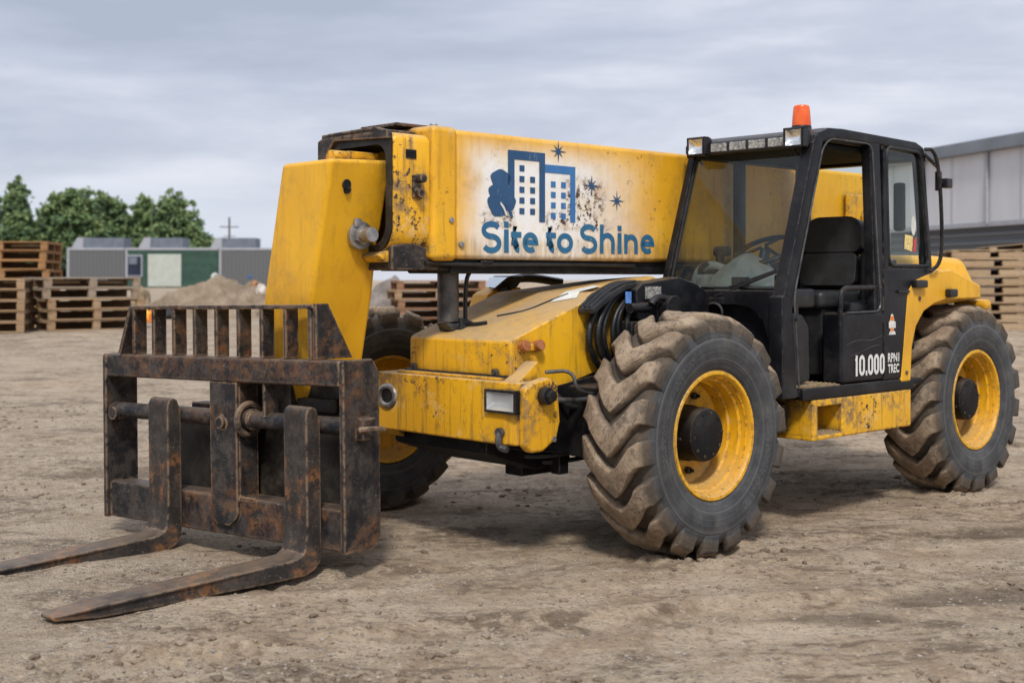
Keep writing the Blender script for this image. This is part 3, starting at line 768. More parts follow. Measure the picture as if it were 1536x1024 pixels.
def glyph(m, ch, u0, u1, z0, z1, sw, vp):
    w_, h_ = u0 - u1, z1 - z0; strokes, dots = GLY[ch]; off = 0
    zt_ = h_ - sw
    def XY(p): return (sw / 2 + p[0] * (w_ - sw), sw / 2 + p[1] * zt_)
    def out(q): return (u0 - q[0], vp + off, z0 + q[1])
    for st in strokes:
        p = [Vector(XY(q)) for q in st]; L_, R_ = [], []
        if ch in 'tihn1':                                        # straight ends reach the box edge
            for e, f in ((0, 1), (-1, -2)):
                d = (p[e] - p[f])
                if d.length > 0 and abs(d.x) < 1e-6: p[e] = p[e] + d.normalized() * sw / 2
                elif ch == 't' and abs(d.y) < 1e-6: p[e] = p[e] + d.normalized() * sw / 2
        closed = (p[0] - p[-1]).length < 1e-4 or ch == '0'
        if closed and ch != '0': p = p[:-1]
        n = len(p)
        for i in range(n):
            a, b = (p[i - 1], p[(i + 1) % n]) if closed else (p[max(i - 1, 0)], p[min(i + 1, n - 1)])
            t1 = (p[i] - a).normalized() if (p[i] - a).length > 1e-9 else (b - p[i]).normalized()
            t2 = (b - p[i]).normalized() if (b - p[i]).length > 1e-9 else t1
            t = (t1 + t2).normalized(); nn = Vector((-t.y, t.x)); k = sw / 2 / max(.5, nn.dot(Vector((-t1.y, t1.x))))
            L_.append(p[i] + nn * k); R_.append(p[i] - nn * k)
        for i in range(n if closed else n - 1):
            j = (i + 1) % n
            m.poly([out(L_[i]), out(R_[i]), out(R_[j]), out(L_[j])])
        off += .0005
    if ch == 'i':
        m.poly([out((0, h_ * .81)), out((sw, h_ * .81)), out((sw, h_)), out((0, h_))])
    if ch == '.': m.poly([out((0, 0)), out((w_, 0)), out((w_, h_)), out((0, h_))])
LT = []
for ch, a, b, hh in (('S', .812, .650, .19), ('i', .628, .588, .19), ('t', .570, .482, .162), ('e', .470, .336, .128), ('t', .266, .178, .162), ('o', .167, .022, .128),
                     ('S', -.046, -.208, .19), ('h', -.234, -.378, .19), ('i', -.407, -.447, .185), ('n', -.473, -.610, .130), ('e', -.640, -.782, .132)):
    if a in (.812, .266, -.046): mb = MB(); LT.append(mb)
    zb = 1.765 + .014 * (.81 - a) / 1.6
    glyph(mb, ch, a, b, zb, zb + hh, .034 if ch != 'i' else .038, DV)
for mb in LT: part(mb, 'lettering', 'letter_blue', BOOM, wn=False)
def rect(m, u0, u1, z0, z1, v=DV): m.poly([(u0, v, z0), (u1, v, z0), (u1, v, z1), (u0, v, z1)])
# tall tower: outline and windows
mb = MB()
rect(mb, .595, .54, 2.10, 2.395); rect(mb, .54, .325, 2.34, 2.395); rect(mb, .325, .275, 1.962, 2.395)
for r_ in range(5):
    for c in range(2):
        u = .497 - c * .092; z = 2.27 - r_ * .066
        if (r_, c) == (0, 1): continue
        rect(mb, u, u - .042, z, z + .037)
part(mb, 'emblem_tower', 'navy', BOOM, wn=False)
mb = MB()
rect(mb, .2735, .0, 2.275, 2.325); rect(mb, .047, .0, 1.968, 2.2745)
for r_ in range(4):
    for c in range(2):
        u = .222 - c * .092; z = 2.185 - r_ * .066; rect(mb, u, u - .042, z, z + .037)
part(mb, 'emblem_tower', 'blue', BOOM, wn=False)
mb = MB()
k_ = 0
for cu_, cz_, ru, rz in ((.655, 2.215, .082, .055), (.66, 2.13, .095, .062), (.70, 2.07, .065, .052), (.605, 2.075, .075, .055), (.675, 2.025, .065, .04)):
    mb.poly([(cu_ - ru * math.cos(a) * (1 + .05 * math.sin(5 * a)), DV + k_ * .0004, cz_ + rz * math.sin(a) * (1 + .05 * math.sin(5 * a))) for a in [i * 2 * PI / 28 for i in range(28)]]); k_ += 1
mb.poly([(.625, DV + .003, 2.06), (.600, DV + .003, 2.04), (.575, DV + .003, 1.985), (.552, DV + .003, 1.985), (.585, DV + .003, 2.06)])
part(mb, 'emblem_tree', 'navy', BOOM, wn=False)
mb = MB(); mb.poly([(.66, DV + .0034, 2.075), (.632, DV + .0034, 2.052), (.60, DV + .0034, 1.995), (.615, DV + .0034, 1.99), (.635, DV + .0034, 2.03), (.662, DV + .0034, 2.06)]); part(mb, 'emblem_tree_stem', 'white', BOOM, wn=False)
for su, sz in ((.155, 2.415), (-.155, 2.213), (-.40, 2.125)):
    mb = MB(); pts = []
    for k in range(16):
        a = k * PI / 8 + PI / 2; rad = (.075 if k % 4 == 0 else .055) if k % 2 == 0 else .016
        pts.append((su - rad * 1.05 * math.cos(a), DV, sz + rad * math.sin(a)))
    mb.poly(pts); part(mb, 'emblem_star', 'navy', BOOM, wn=False)

# ---- step box, sill
mb = MB()
def shell(m, poly_, v): pass
mb.box((-2.27, .62, .575), (-1.38, 1.15, .835), .014, 3)
mb.box((-1.38, .70, .575), (-1.03, 1.15, .605), .008); mb.box((-1.38, .70, .79), (-1.03, 1.15, .835), .008)
mb.box((-1.095, .72, .60), (-1.03, 1.15, .795), .008); mb.box((-1.38, .62, .60), (-1.03, .92, .80), .006)
STEP = part(mb, 'step_box', 'yellow_dirty', label='scuffed yellow step box with a recessed foothold')
mb = MB(); mb.box((-1.375, .925, .606), (-1.10, 1.14, .612), 0)
for i in range(8):
    for j in range(6): mb.box((-1.36 + i * .032, .935 + j * .033, .612), (-1.342 + i * .032, .952 + j * .033, .619), .003, 1)
part(mb, 'tread_plate', 'tan', STEP)
mb = MB(); mb.box((-1.03, .60, .62), (-.82, .98, .80), .02); part(mb, 'frame_bracket', 'rusty', STEP)
mb = MB(); mb.box((-2.30, .55, .838), (-.93, 1.152, .915), .012)
SILL = part(mb, 'cab_sill', 'black')
mb = MB(); mb.box((-1.36, .80, .915), (-.96, 1.145, .921), 0); mb.box((-1.36, .6, .921), (-.94, .82, .99), .01)
for i in range(11):
    for j in range(8): mb.box((-1.345 + i * .034, .87 + j * .034, .921), (-1.327 + i * .034, .888 + j * .034, .928), .003, 1)
part(mb, 'tread_plate', 'tan', SILL)

# ---- cab frame
V0, V1 = .12, 1.15
mb = MB()
def apil(v, t): return (-.775 - .335 * t, v, 1.50 + 1.0 * t)
mb.bar(apil(1.105, -.02), apil(1.105, 1.02), .105, .095, .018, (0, 1, 0))
mb.bar(apil(V0 + .03, -.05), apil(V0 + .03, 1.02), .06, .06, .014, (0, 1, 0))
mb.bar((-1.07, V0, 2.50), (-1.07, V1 - .02, 2.50), .08, .07, .016)
# front lower wall, with the dark wheel-arch recess
mb.prism([(V0, 1.40), (V0, 1.535), (V1 - .01, 1.535), (V1 - .01, .86), (V1 - .11, .86), (V1 - .125, 1.2), (V1 - .17, 1.34), (V1 - .26, 1.42), (V1 - .36, 1.44), (V0 + .12, 1.44)], 'x', -.82, -.735, .01)
mb.box((-.86, V0, .86), (-.80, V1 - .06, 1.48), .01)
mb.prism([(-.705, .86), (-.70, 1.50), (-.81, 1.52), (-.87, .86)], 'y', V1 - .10, V1, .014)
# roof side rail, B pillar, C pillar
mb.prism([(-1.03, 2.47), (-1.10, 2.545), (-1.22, 2.585), (-1.40, 2.592), (-2.34, 2.575), (-2.44, 2.545), (-2.49, 2.44), (-2.43, 2.44), (-2.38, 2.50), (-2.3, 2.517), (-1.30, 2.525), (-1.18, 2.50), (-1.10, 2.44)], 'y', V1 - .09, V1, .012)
mb.bar((-1.87, V1 - .045, 1.30), (-1.80, V1 - .045, 2.54), .13, .075, .014, (0, 1, 0))
mb.bar((-2.555, V1 - .04, 1.60), (-2.43, V1 - .04, 2.50), .075, .07, .014, (0, 1, 0))
mb.bar((-2.5, V0 + .04, 1.3), (-2.40, V0 + .04, 2.50), .08, .08, .014, (0, 1, 0))
mb.bar((-1.62, V0 + .03, 1.5), (-1.62, V0 + .03, 2.50), .09, .06, .014, (0, 1, 0))
mb.box((-2.50, V0, 1.1), (-2.43, V1 - .1, 1.66), .01); mb.box((-2.46, V0, 2.44), (-2.38, V1 - .05, 2.52), .01)
mb.box((-2.46, V0, .9), (-.80, V0 + .05, 1.50), .01); mb.prism([(-2.4, 1.49), (-.79, 1.49), (-.85, 1.70), (-2.4, 1.74)], 'y', V0 + .002, V0 + .03, .004); mb.box((-2.46, V0, 2.44), (-1.05, V0 + .06, 2.52), .01)
mb.box((-2.46, V0, .86), (-.82, V1 - .02, .905), .01)
# panel behind the door
mb.prism([(-1.90, .92), (-2.13, .92), (-2.24, 1.5), (-2.48, 1.62), (-2.56, 1.66), (-2.5, 1.69), (-1.90, 1.67)], 'y', V1 - .07, V1 + .001, .008)
mb.box((-1.97, V1 - .05, 1.64), (-1.90, V1, 2.5), .012)
mb.box((-2.50, V1 - .05, 1.63), (-1.93, V1 - .003, 1.69), .012)
CAB = part(mb, 'cab', 'black', label='black operator cab with an open doorway')
mb = MB()
mb.prism([(-1.05, 2.50), (-1.11, 2.555), (-1.24, 2.59), (-1.42, 2.598), (-2.32, 2.58), (-2.43, 2.545), (-2.47, 2.50)], 'y', V0, V1 - .04, .02, 3)
part(mb, 'roof', 'black', CAB)
mb = MB(); mb.box((-2.38, V0 + .07, 2.462), (-1.12, V1 - .095, 2.498), .01); part(mb, 'headliner', 'matt_black', CAB)
mb = MB(); mb.box((-1.085, .33, 2.452), (-1.015, 1.0, 2.535), .012)
VIS = part(mb, 'light_bar', 'plastic', label='black light bar with four mesh panels')
for k in range(4):
    mb = MB(); mb.box((-1.018, .36 + k * .155, 2.468), (-1.008, .49 + k * .155, 2.524), .004); part(mb, 'mesh_panel', 'mesh', VIS)
for v in (.265, 1.05):
    mb = MB(); mb.box((-1.06, v - .078, 2.445), (-1.0, v + .078, 2.575), .022, 3)
    for a_, b_ in (((v - .078, 2.445), (v - .062, 2.575)), ((v + .062, 2.445), (v + .078, 2.575)), ((v - .078, 2.445), (v + .078, 2.459)), ((v - .078, 2.561), (v + .078, 2.575))): mb.box((-1.02, a_[0], a_[1]), (-.965, b_[0], b_[1]), .004)
    mb.bar((-1.08, v, 2.45), (-1.02, v, 2.50), .03, .03); mb.tube([(-1.05, v - .1, 2.50), (-1.09, v - .1, 2.47), (-1.12, v - .06, 2.40)], .01)
    L_ = part(mb, 'work_light', 'plastic')
    mb = MB(); bowl(mb, -.9635, v - .062, v + .062, 2.458, 2.562, .035); part(mb, 'lens', 'chrome', L_, wn=False)
    mb = MB(); mb.tube([(-.964, v + .064 * a, 2.51 + .055 * b) for a, b in ((-1, -1), (1, -1), (1, 1), (-1, 1))], .008, 6, 0, True); part(mb, 'lens_rim', 'plastic', L_)
mb = MB(); mb.cyl((-1.27, .91, 2.585), (-1.27, .91, 2.62), .066, seg=28, bevel=.008); BC = part(mb, 'beacon', 'plastic')
mb = MB(); m_ = Matrix.Translation((-1.27, .91, 2.62)) @ Matrix.Rotation(R(90), 4, 'X')
mb.lathe([(.063, 0), (.060, .05), (.053, .122), (.046, .134), (.027, .139), (0, .140)], 32, m_); part(mb, 'lamp_dome', 'beacon', BC)

# glass
mb = MB(); a, b, c, d = apil(V0 + .06, .045), apil(1.06, .045), apil(1.06, .985), apil(V0 + .06, .985)
mb.poly([a, b, c, d]); part(mb, 'windscreen', 'glass', CAB, wn=False)
mb = MB(); mb.tube([(x + .006, y, z) for x, y, z in (apil(V0 + .065, .05), apil(1.055, .05), apil(1.055, .975), apil(V0 + .065, .975))], .014, 8, 0, True); part(mb, 'windscreen_seal', 'rubber', CAB)
mb = MB(); q = [(-1.965, V1 - .02, 1.69), (-2.51, V1 - .02, 1.695), (-2.41, V1 - .02, 2.50), (-1.90, V1 - .02, 2.52)]
mb.poly(q); part(mb, 'side_window', 'glass', CAB, wn=False)
mb = MB(); mb.tube(fillet([(x, V1 - .006, z) for x, z in [(-1.975, 1.70), (-2.525, 1.70), (-2.41, 2.505), (-1.935, 2.515)]], .07, 5, True), .013, 8, 0, True); part(mb, 'window_seal', 'rubber', CAB)
mb = MB(); mb.poly([(-2.46, V0 + .05, 1.66), (-2.46, V1 - .1, 1.66), (-2.42, V1 - .1, 2.45), (-2.42, V0 + .05, 2.45)]); part(mb, 'rear_window', 'glass', CAB, wn=False)
# door opening trim
mb = MB(); mb.tube(fillet([(x, V1 + .004, z) for x, z in ((-.875, .93), (-.822, 1.50), (-1.145, 2.45), (-1.23, 2.515), (-1.74, 2.515), (-1.80, 1.9), (-1.855, 1.39), (-1.42, 1.385))], .07), .0065, 6); part(mb, 'door_seal', 'grey_steel', CAB)
mb = MB(); mb.box((-1.90, 1.0, .92), (-1.37, V1, 1.385), .022, 3); DOOR = part(mb, 'half_door', 'black', label='black half door marked 10.000')
mb = MB(); mb.tube([(-1.385, V1 - .02, 1.30), (-1.385, V1 - .02, 1.48), (-1.42, V1 - .02, 1.545), (-1.50, V1 - .02, 1.548), (-1.88, V1 - .02, 1.55)], .017, 8, 2); part(mb, 'grab_rail', 'black', DOOR)
mb = MB()
for ch, a, b, hh in (('1', -1.522, -1.568, .138), ('0', -1.58, -1.652, .138), ('.', -1.662, -1.682, .032), ('0', -1.690, -1.758, .138), ('0', -1.766, -1.832, .138), ('0', -1.840, -1.905, .138)): glyph(mb, ch, a, b, .962, .962 + hh, .0235, V1 + .003)
part(mb, 'number_marking', 'letter_white', DOOR, wn=False)
txt('RPN1', -1.945, 1.037, .15, .062, V1 + .0045, 'letter_white', 'small_marking', CAB, .03)
txt('TREC', -1.945, .962, .15, .062, V1 + .0045, 'letter_white', 'small_marking', CAB, .03)
mb = MB(); mb.poly([(-2.0 - .03 * math.cos(a) * 1.0, V1 + .0042, 1.30 + .068 * math.sin(a)) for a in [k * PI / 12 for k in range(24)]]); mb.poly([(-1.955, V1 + .0046, 1.225), (-2.05, V1 + .0046, 1.225), (-2.035, V1 + .0046, 1.25), (-1.97, V1 + .0046, 1.25)]); mb.poly([(-1.955, V1 + .006, 1.27), (-2.045, V1 + .006, 1.27), (-2.045, V1 + .006, 1.315), (-1.955, V1 + .006, 1.315)]); part(mb, 'warning_sticker', 'white', CAB, wn=False)
mb = MB(); mb.poly([(-1.978, V1 + .0052, 1.32), (-2.022, V1 + .0052, 1.32), (-2.022, V1 + .0052, 1.352), (-1.978, V1 + .0052, 1.352)]); mb.poly([(-1.978, V1 + .0052, 1.25), (-2.022, V1 + .0052, 1.25), (-2.022, V1 + .0052, 1.266), (-1.978, V1 + .0052, 1.266)]); part(mb, 'sticker_band', 'orange', CAB, wn=False)
# scratches rubbed on the door
mb = MB(); mb.tube([(-1.42, V1 + .002, 1.17), (-1.55, V1 + .002, 1.205), (-1.72, V1 + .002, 1.19), (-1.88, V1 + .002, 1.225)], .0022, 5, 2); mb.tube([(-1.46, V1 + .002, 1.10), (-1.6, V1 + .002, 1.12), (-1.74, V1 + .002, 1.155), (-1.84, V1 + .002, 1.16)], .002, 5, 2); part(mb, 'scratch', 'grey_steel', DOOR)
# handle, window stickers, hinges, rails
mb = MB(); mb.box((-2.42, V1, 1.545), (-2.26, V1 + .05, 1.60), .012); mb.box((-2.07, V1, 1.51), (-2.22, V1 + .018, 1.53), .005); part(mb, 'door_handle', 'plastic', CAB)
mb = MB(); mb.poly([(-2.33 - .032 * math.cos(a), V1 - .017, 1.985 + .07 * math.sin(a)) for a in [k * PI / 12 for k in range(24)]]); part(mb, 'window_sticker', 'white', CAB, wn=False)
mb = MB(); mb.poly([(-2.20, V1 - .016, 1.82), (-2.31, V1 - .016, 1.80), (-2.32, V1 - .016, 1.91), (-2.21, V1 - .016, 1.92)]); part(mb, 'window_sticker', 'sticker_yellow', CAB, wn=False)
mb = MB(); mb.poly([(-2.325, V1 - .016, 1.80), (-2.36, V1 - .016, 1.80), (-2.37, V1 - .016, 1.90), (-2.33, V1 - .016, 1.89)]); part(mb, 'window_sticker', 'red', CAB, wn=False)
mb = MB(); mb.tube([(-2.45, V1 + .0, 2.53), (-2.50, V1 + .05, 2.53), (-2.56, V1 + .06, 2.36), (-2.60, V1 + .06, 1.90), (-2.57, V1 + .06, 1.72), (-2.50, V1 + .02, 1.66)], .014, 8, 2); mb.bar((-2.44, V1 + .0, 2.50), (-2.56, V1 + .05, 2.40), .02, .02, .004)
part(mb, 'guard_rail', 'black', CAB)
mb = MB(); mb.box((-2.60, V1 + .04, 2.26), (-2.68, V1 + .10, 2.33), .01); mb.box((-2.56, V1 + .02, 2.24), (-2.60, V1 + .06, 2.38), .008); mb.bar((-2.58, V1 + .05, 2.30), (-2.63, V1 + .07, 2.30), .02, .02); part(mb, 'rear_mirror', 'plastic', CAB)
mb = MB(); mb.box((-.83, V1 - .004, 1.36), (-.86, V1 + .012, 1.45), .005); mb.box((-.826, V1 + .002, 1.345), (-.866, V1 + .02, 1.36), .003); part(mb, 'door_hinge', 'plastic', CAB)
# wiper
mb = MB()
wa, wb = Vector(apil(.60, -.01)) + Vector((.035, 0, 0)), Vector(apil(1.04, .15)) + Vector((.035, 0, 0))
mb.bar(wa, wb, .022, .014, .004); o_w = Vector((0, 0, .022)); mb.bar(wa.lerp(wb, .25) + o_w, wb + o_w * .3 , .016, .02, .004); mb.box((wa.x - .03, .55, wa.z - .05), (wa.x + .01, .68, wa.z + .0), .01); mb.box((wa.x - .03, .40, wa.z - .055), (wa.x + .0, .48, wa.z - .02), .006)
part(mb, 'wiper', 'rubber', CAB)
mb = MB(); mb.tube([(-.728, .60 + .07 * math.cos(a), 1.39 + .06 * math.sin(a)) for a in [k * PI / 12 for k in range(24)]], .008, 6, 0, True); part(mb, 'cable_grommet', 'grey_steel', CAB)

# ---- inside the cab
mb = MB()
st_m = Matrix.Translation((-1.93, 0, 1.52)) @ Matrix.Rotation(R(-10), 4, 'Y')
def rrect(y0, y1, z0, z1, rb, rt): return rr(y0, y1, z0, z1, rb, rt)
mb.prism(rr(.475, .945, .27, .53, .05, .12), 'x', -.06, .055, .035, 4, st_m)
mb.prism(rr(.485, .935, .03, .265, .05, .05), 'x', -.06, .065, .035, 4, st_m)
mb.box((-2.02, .46, 1.40), (-1.45, .95, 1.53), .045, 4); mb.box((-1.95, .50, .95), (-1.5, .92, 1.42), .03)
mb.prism([(-1.90, 1.42), (-1.97, 1.46), (-2.04, 1.78), (-1.98, 1.84), (-1.91, 1.78)], 'y', .95, 1.01, .025, 3)
SEAT = part(mb, 'seat', 'seat')
mb = MB(); mb.tube(fillet([(-1.92, 1.0, 1.50), (-1.93, 1.012, 1.62), (-1.99, 1.012, 1.80), (-2.04, 1.0, 1.83)], .05), .008, 6); part(mb, 'seat_trim', 'grey_steel', SEAT)
mb = MB()
cen = Vector((-1.22, .66, 1.80)); tilt = Matrix.Rotation(R(-62), 3, 'Y')
ringp = [cen + tilt @ Vector((0, .20 * math.cos(a), .20 * math.sin(a))) for a in [k * 2 * PI / 36 for k in range(36)]]
mb.tube(ringp, .017, 8, 0, True)
for a in (R(90), R(210), R(330)): mb.tube([cen + tilt @ Vector((.03, .02 * math.cos(a), .02 * math.sin(a))), cen + tilt @ Vector((0, .195 * math.cos(a), .195 * math.sin(a)))], .012, 6)
mb.cyl(cen, (-1.05, .66, 1.45), .035); part(mb, 'steering_wheel', 'plastic')
mb = MB()
tb = bmesh.new(); bmesh.ops.create_uvsphere(tb, u_segments=28, v_segments=16, radius=1)
for v in tb.verts:
    z = max(v.co.z, -.1); v.co = Vector((v.co.x * .19 - .06 * max(z, 0), v.co.y * .27 * (1 - .42 * max(z, 0) ** 2), z ** 1 * .235 + .02 * mnoise.noise(v.co * 2.5) + (.012 if abs(v.co.y) < .35 else 0)))
mb.add(tb, Matrix.Translation((-1.02, .62, 1.53)))
mb.box((-1.12, .28, 1.50), (-.93, .39, 1.64), .03, 3); mb.tube([(-1.0, .22, 1.55), (-1.02, .25, 1.68), (-1.06, .36, 1.71), (-1.08, .45, 1.66)], .03, 10, 2)
part(mb, 'dashboard_cover', 'cover')
mb = MB(); mb.box((-1.22, V0 + .05, 1.42), (-.84, V1 - .1, 1.545), .02); mb.bar((-1.08, .40, 1.6), (-1.08, .38, 1.80), .05, .05); mb.box((-1.12, .34, 1.76), (-1.05, .46, 1.83), .02)
mb.cyl((-.90, .99, 1.53), (-.91, .99, 1.63), .035); mb.box((-.845, .66, 1.56), (-.84, .80, 1.62), .002)
mb.prism([(-1.0, .92), (-1.15, .95), (-1.14, 1.30), (-1.06, 1.38), (-.9, 1.40), (-.88, .92)], 'y', .95, 1.06, .02)
mb.tube([(-1.06, .30, 1.52), (-1.0, .25, 1.66), (-1.02, .33, 1.72)], .02, 8, 2)
part(mb, 'dashboard', 'plastic')
mb = MB(); mb.box((-1.13, .95, 2.18), (-1.17, 1.03, 2.36), .012); mb.tube([(-1.15, 1.0, 2.36), (-1.12, 1.04, 2.46)], .012); part(mb, 'interior_mirror', 'plastic')
mb = MB(); mb.box((-2.36, .95, 1.95), (-2.42, 1.03, 2.30), .02); mb.tube([(-2.2, 1.0, 1.66), (-2.22, 1.0, 1.72), (-2.3, 1.0, 1.73)], .02); part(mb, 'seat_belt', 'plastic')
mb = MB(); mb.box((-1.9, .97, 1.30), (-1.6, 1.08, 1.46), .03); part(mb, 'side_console', 'plastic')

# ---- rear body
mb = MB()
mb.prism([(-2.115, .888), (-2.255, .888), (-2.275, 1.13), (-2.33, 1.27), (-2.44, 1.375), (-2.60, 1.43), (-2.76, 1.455), (-3.30, 1.46), (-3.30, 1.56), (-2.85, 1.68), (-2.60, 1.665), (-2.475, 1.64), (-2.30, 1.60), (-2.21, 1.52)], 'y', 1.02, V1 + .006, .016, 3)
mb.hull8([(-2.52, .12, 1.40), (-3.52, .12, 1.45), (-3.47, 1.10, 1.45), (-2.52, 1.10, 1.40), (-2.74, .12, 1.80), (-3.36, .12, 1.80), (-3.30, 1.02, 1.765), (-2.80, 1.02, 1.785)], .06, 4)
mb.hull8([(-2.52, -.95, 1.0), (-3.66, -.95, 1.0), (-3.66, -.66, 1.0), (-2.52, -.66, 1.0), (-2.80, -.92, 1.62), (-3.5, -.92, 1.62), (-3.5, -.66, 1.62), (-2.80, -.66, 1.62)], .04, 3)
mb.box((-3.80, -.6, .75), (-3.66, .7, 1.4), .03); mb.box((-3.56, .85, 1.37), (-3.44, 1.12, 1.45), .03)
REAR = part(mb, 'rear_bodywork', 'yellow_rear', label='clean yellow engine cover and rear wheel arch')
mb = MB(); mb.box((-2.74, V1 + .004, 1.475), (-2.86, V1 + .05, 1.535), .012); part(mb, 'rear_lamp', 'plastic', REAR)
mb = MB(); mb.cyl((-2.37, V1, 1.47), (-2.37, V1 + .014, 1.47), .016, seg=12); mb.cyl((-2.19, V1, .955), (-2.19, V1 + .014, .955), .014, seg=12); part(mb, 'bolt', 'steel', REAR)
mb = MB(); mb.box((-3.6, .5, 1.1), (-2.55, .74, 1.44), .02); mb.box((-2.55, .3, .9), (-2.45, 1.0, 1.45), .02); part(mb, 'wheel_arch_liner', 'dark', REAR)

# ---- fork carriage: its own frame, a little swung from the boom
CA = R(37.5)
ce = Vector((-math.cos(CA), math.sin(CA), -.017)).normalized(); cn = Vector((-math.sin(CA), -math.cos(CA), 0)); cz = ce.cross(cn)
WM = Matrix((ce, cn, cz)).transposed().to_4x4(); WM.translation = Vector((-.889, 6.752, .135))
TM = Matrix.Translation(ORG) @ Matrix.Rotation(math.atan2(-cs, -sn), 4, 'Z')
mb = MB()
def plate(y0): return [(-y0, .05), (-y0, .96), (-y0 + .05, 1.035), (-.012, 1.035), (0, 1.02), (0, .0), (-y0 + .06, -.005)]
mb.prism(plate(.28), 'x', 0, .035, .007)
mb.prism(plate(.24), 'x', 2.12, 2.155, .007)
mb.box((.0351, -.13, .89), (2.1199, -.004, 1.032), .014, 3)
mb.box((.0351, -.20, .0), (2.1199, -.03, .225), .014, 3)
pl = [(.875, .89), (.875, .13), (.90, .09), (.95, .06), (1.06, .06), (1.11, .10), (1.115, .89)]
mb.prism(pl, 'y', -.028, -.008, .006); mb.box((.875, -.17, .226), (.895, -.03, .888), .004); mb.box((1.095, -.15, .226), (1.113, -.03, .888), .004)
mb.box((.645, -.16, .70), (.665, -.02, .889), .004); mb.box((1.12, -.14, .80), (1.15, -.05, .889), .004)
mb.box((1.20, -.30, .2), (1.50, -.22, .74), .01); mb.box((1.13, -.24, .226), (1.16, -.06, .66), .006)
mb.box((1.15, -.22, .64), (1.50, -.18, .74), .01)
mb.box((.74, -.035, .205), (.88, -.02, .235), .006)
for x in (.0, ):
    mb.box((-.055, -.20, .60), (.0, -.09, .72), .012); mb.tube([(-.03, -.09, .655), (-.07, -.05, .665), (-.10, -.13, .665), (-.085, -.22, .655)], .016, 8, 2)
mb.tube([(2.15, -.12, .72), (2.20, -.10, .73), (2.22, -.09, .80), (2.24, -.08, .82)], .018, 8, 1)
mb.cyl((1.0, -.03, .655), (1.0, .02, .655), .038, seg=14, bevel=.005)
mb.cyl((2.05, -.03, .66), (2.05, .005, .66), .042, seg=14, bevel=.005); mb.box((2.03, -.08, .62), (2.12, -.03, .70), .01)
CARR = mb.build('fork_carriage', M['steel'], TELE); CARR['label'] = 'scraped black steel fork carriage with rust stains'
CARR.matrix_parent_inverse = Matrix(); CARR.matrix_local = TM.inverted() @ WM
mb = MB(); mb.cyl((.03, -.075, .675), (2.125, -.075, .675), .049, seg=24)
mb.cyl((.80, -.075, .675), (.865, -.075, .675), .062, seg=24, bevel=.006)
part(mb, 'fork_shaft', 'shaft', CARR)
mb = MB(); mb.tube([(.845, -.075 + .088 * math.cos(a), .675 + .088 * math.sin(a)) for a in [k * PI / 14 for k in range(28)]], .02, 8, 0, True); part(mb, 'shaft_collar', 'rusty', CARR)
mb = MB(); mb.box((.26, -.55, .10), (.60, -.26, .93), .02); mb.box((.66, -.5, .0), (1.02, -.23, .95), .02); mb.box((.30, -.26, .72), (.58, -.2, .80), .01); mb.cyl((.5, -.3, .93), (.9, -.3, .93), .05); mb.box((.05, -.26, .10), (.62, -.20, .66), .01); mb.box((1.10, -.275, .12), (1.74, -.215, .70), .01)
part(mb, 'mounting_bracket', 'grease', CARR)
mb = MB()
for k in range(9):
    x = .27 + k * .197; mb.box((x - .014, -.105, 1.034), (x + .014, -.012, 1.315), .004)
mb.box((.235, -.112, 1.312), (1.885, -.006, 1.336), .006)
mb.prism([(-.02, 1.34), (-.115, 1.34), (-.30, 1.034), (-.02, 1.034)], 'x', .222, .25, .005)
mb.bar((1.868, -.055, 1.325), (1.965, -.04, 1.034), .10, .024, .004, (1, 0, 0))
part(mb, 'load_guard', 'steel', CARR)
def fork_mb():
    m = MB(); tb = bmesh.new()
    prof = [(-.025, .70), (.0, .772), (.03, .785), (.055, .772), (.07, .74), (.07, .16), (.075, .06), (.09, .0), (.13, -.026), (.3, -.034), (.6, -.045), (.9, -.056), (1.25, -.070), (1.47, -.090),
            (1.47, -.112), (1.25, -.128), (.9, -.130), (.6, -.129), (.3, -.127), (.08, -.125), (.02, -.10), (-.015, -.06), (-.025, .0)]
    w = .108
    lo = [tb.verts.new((-w, y, z)) for y, z in prof]; hi = [tb.verts.new((w, y, z)) for y, z in prof]
    tb.faces.new(lo); tb.faces.new(hi[::-1]); n = len(prof)
    for i in range(n): tb.faces.new((lo[i], hi[i], hi[(i + 1) % n], lo[(i + 1) % n]))
    bmesh.ops.recalc_face_normals(tb, faces=tb.faces)
    bmesh.ops.bevel(tb, geom=[e for e in tb.edges if e.calc_face_angle(0) > R(50)], offset=.010, segments=2, affect='EDGES', profile=.5)
    for v in tb.verts:
        if v.co.y > .55:
            t = (v.co.y - .55) / .92; v.co.x *= 1 - .12 * t - (.26 * ((t - .86) / .14) ** 2 if t > .86 else 0)
        v.co += Vector((mnoise.noise(v.co * 6), 0, mnoise.noise(v.co * 6 + Vector((3, 3, 3))))) * .004
    m.add(tb); return m
fk = fork_mb().build('fork', M['rusty'], CARR); fk.matrix_parent_inverse = Matrix()
fk['label'] = 'near fork, its whole blade and tip in view'
fk.matrix_local = Matrix.Translation((.308, -.01, 0)) @ Matrix.Rotation(R(-8), 4, 'Z')
f2 = fk.copy(); COL.objects.link(f2); f2.parent = CARR; f2['label'] = 'far fork, its tip cut off by the frame'
f2.matrix_local = Matrix.Translation((1.51, -.01, 0)) @ Matrix.Rotation(R(-5), 4, 'Z')

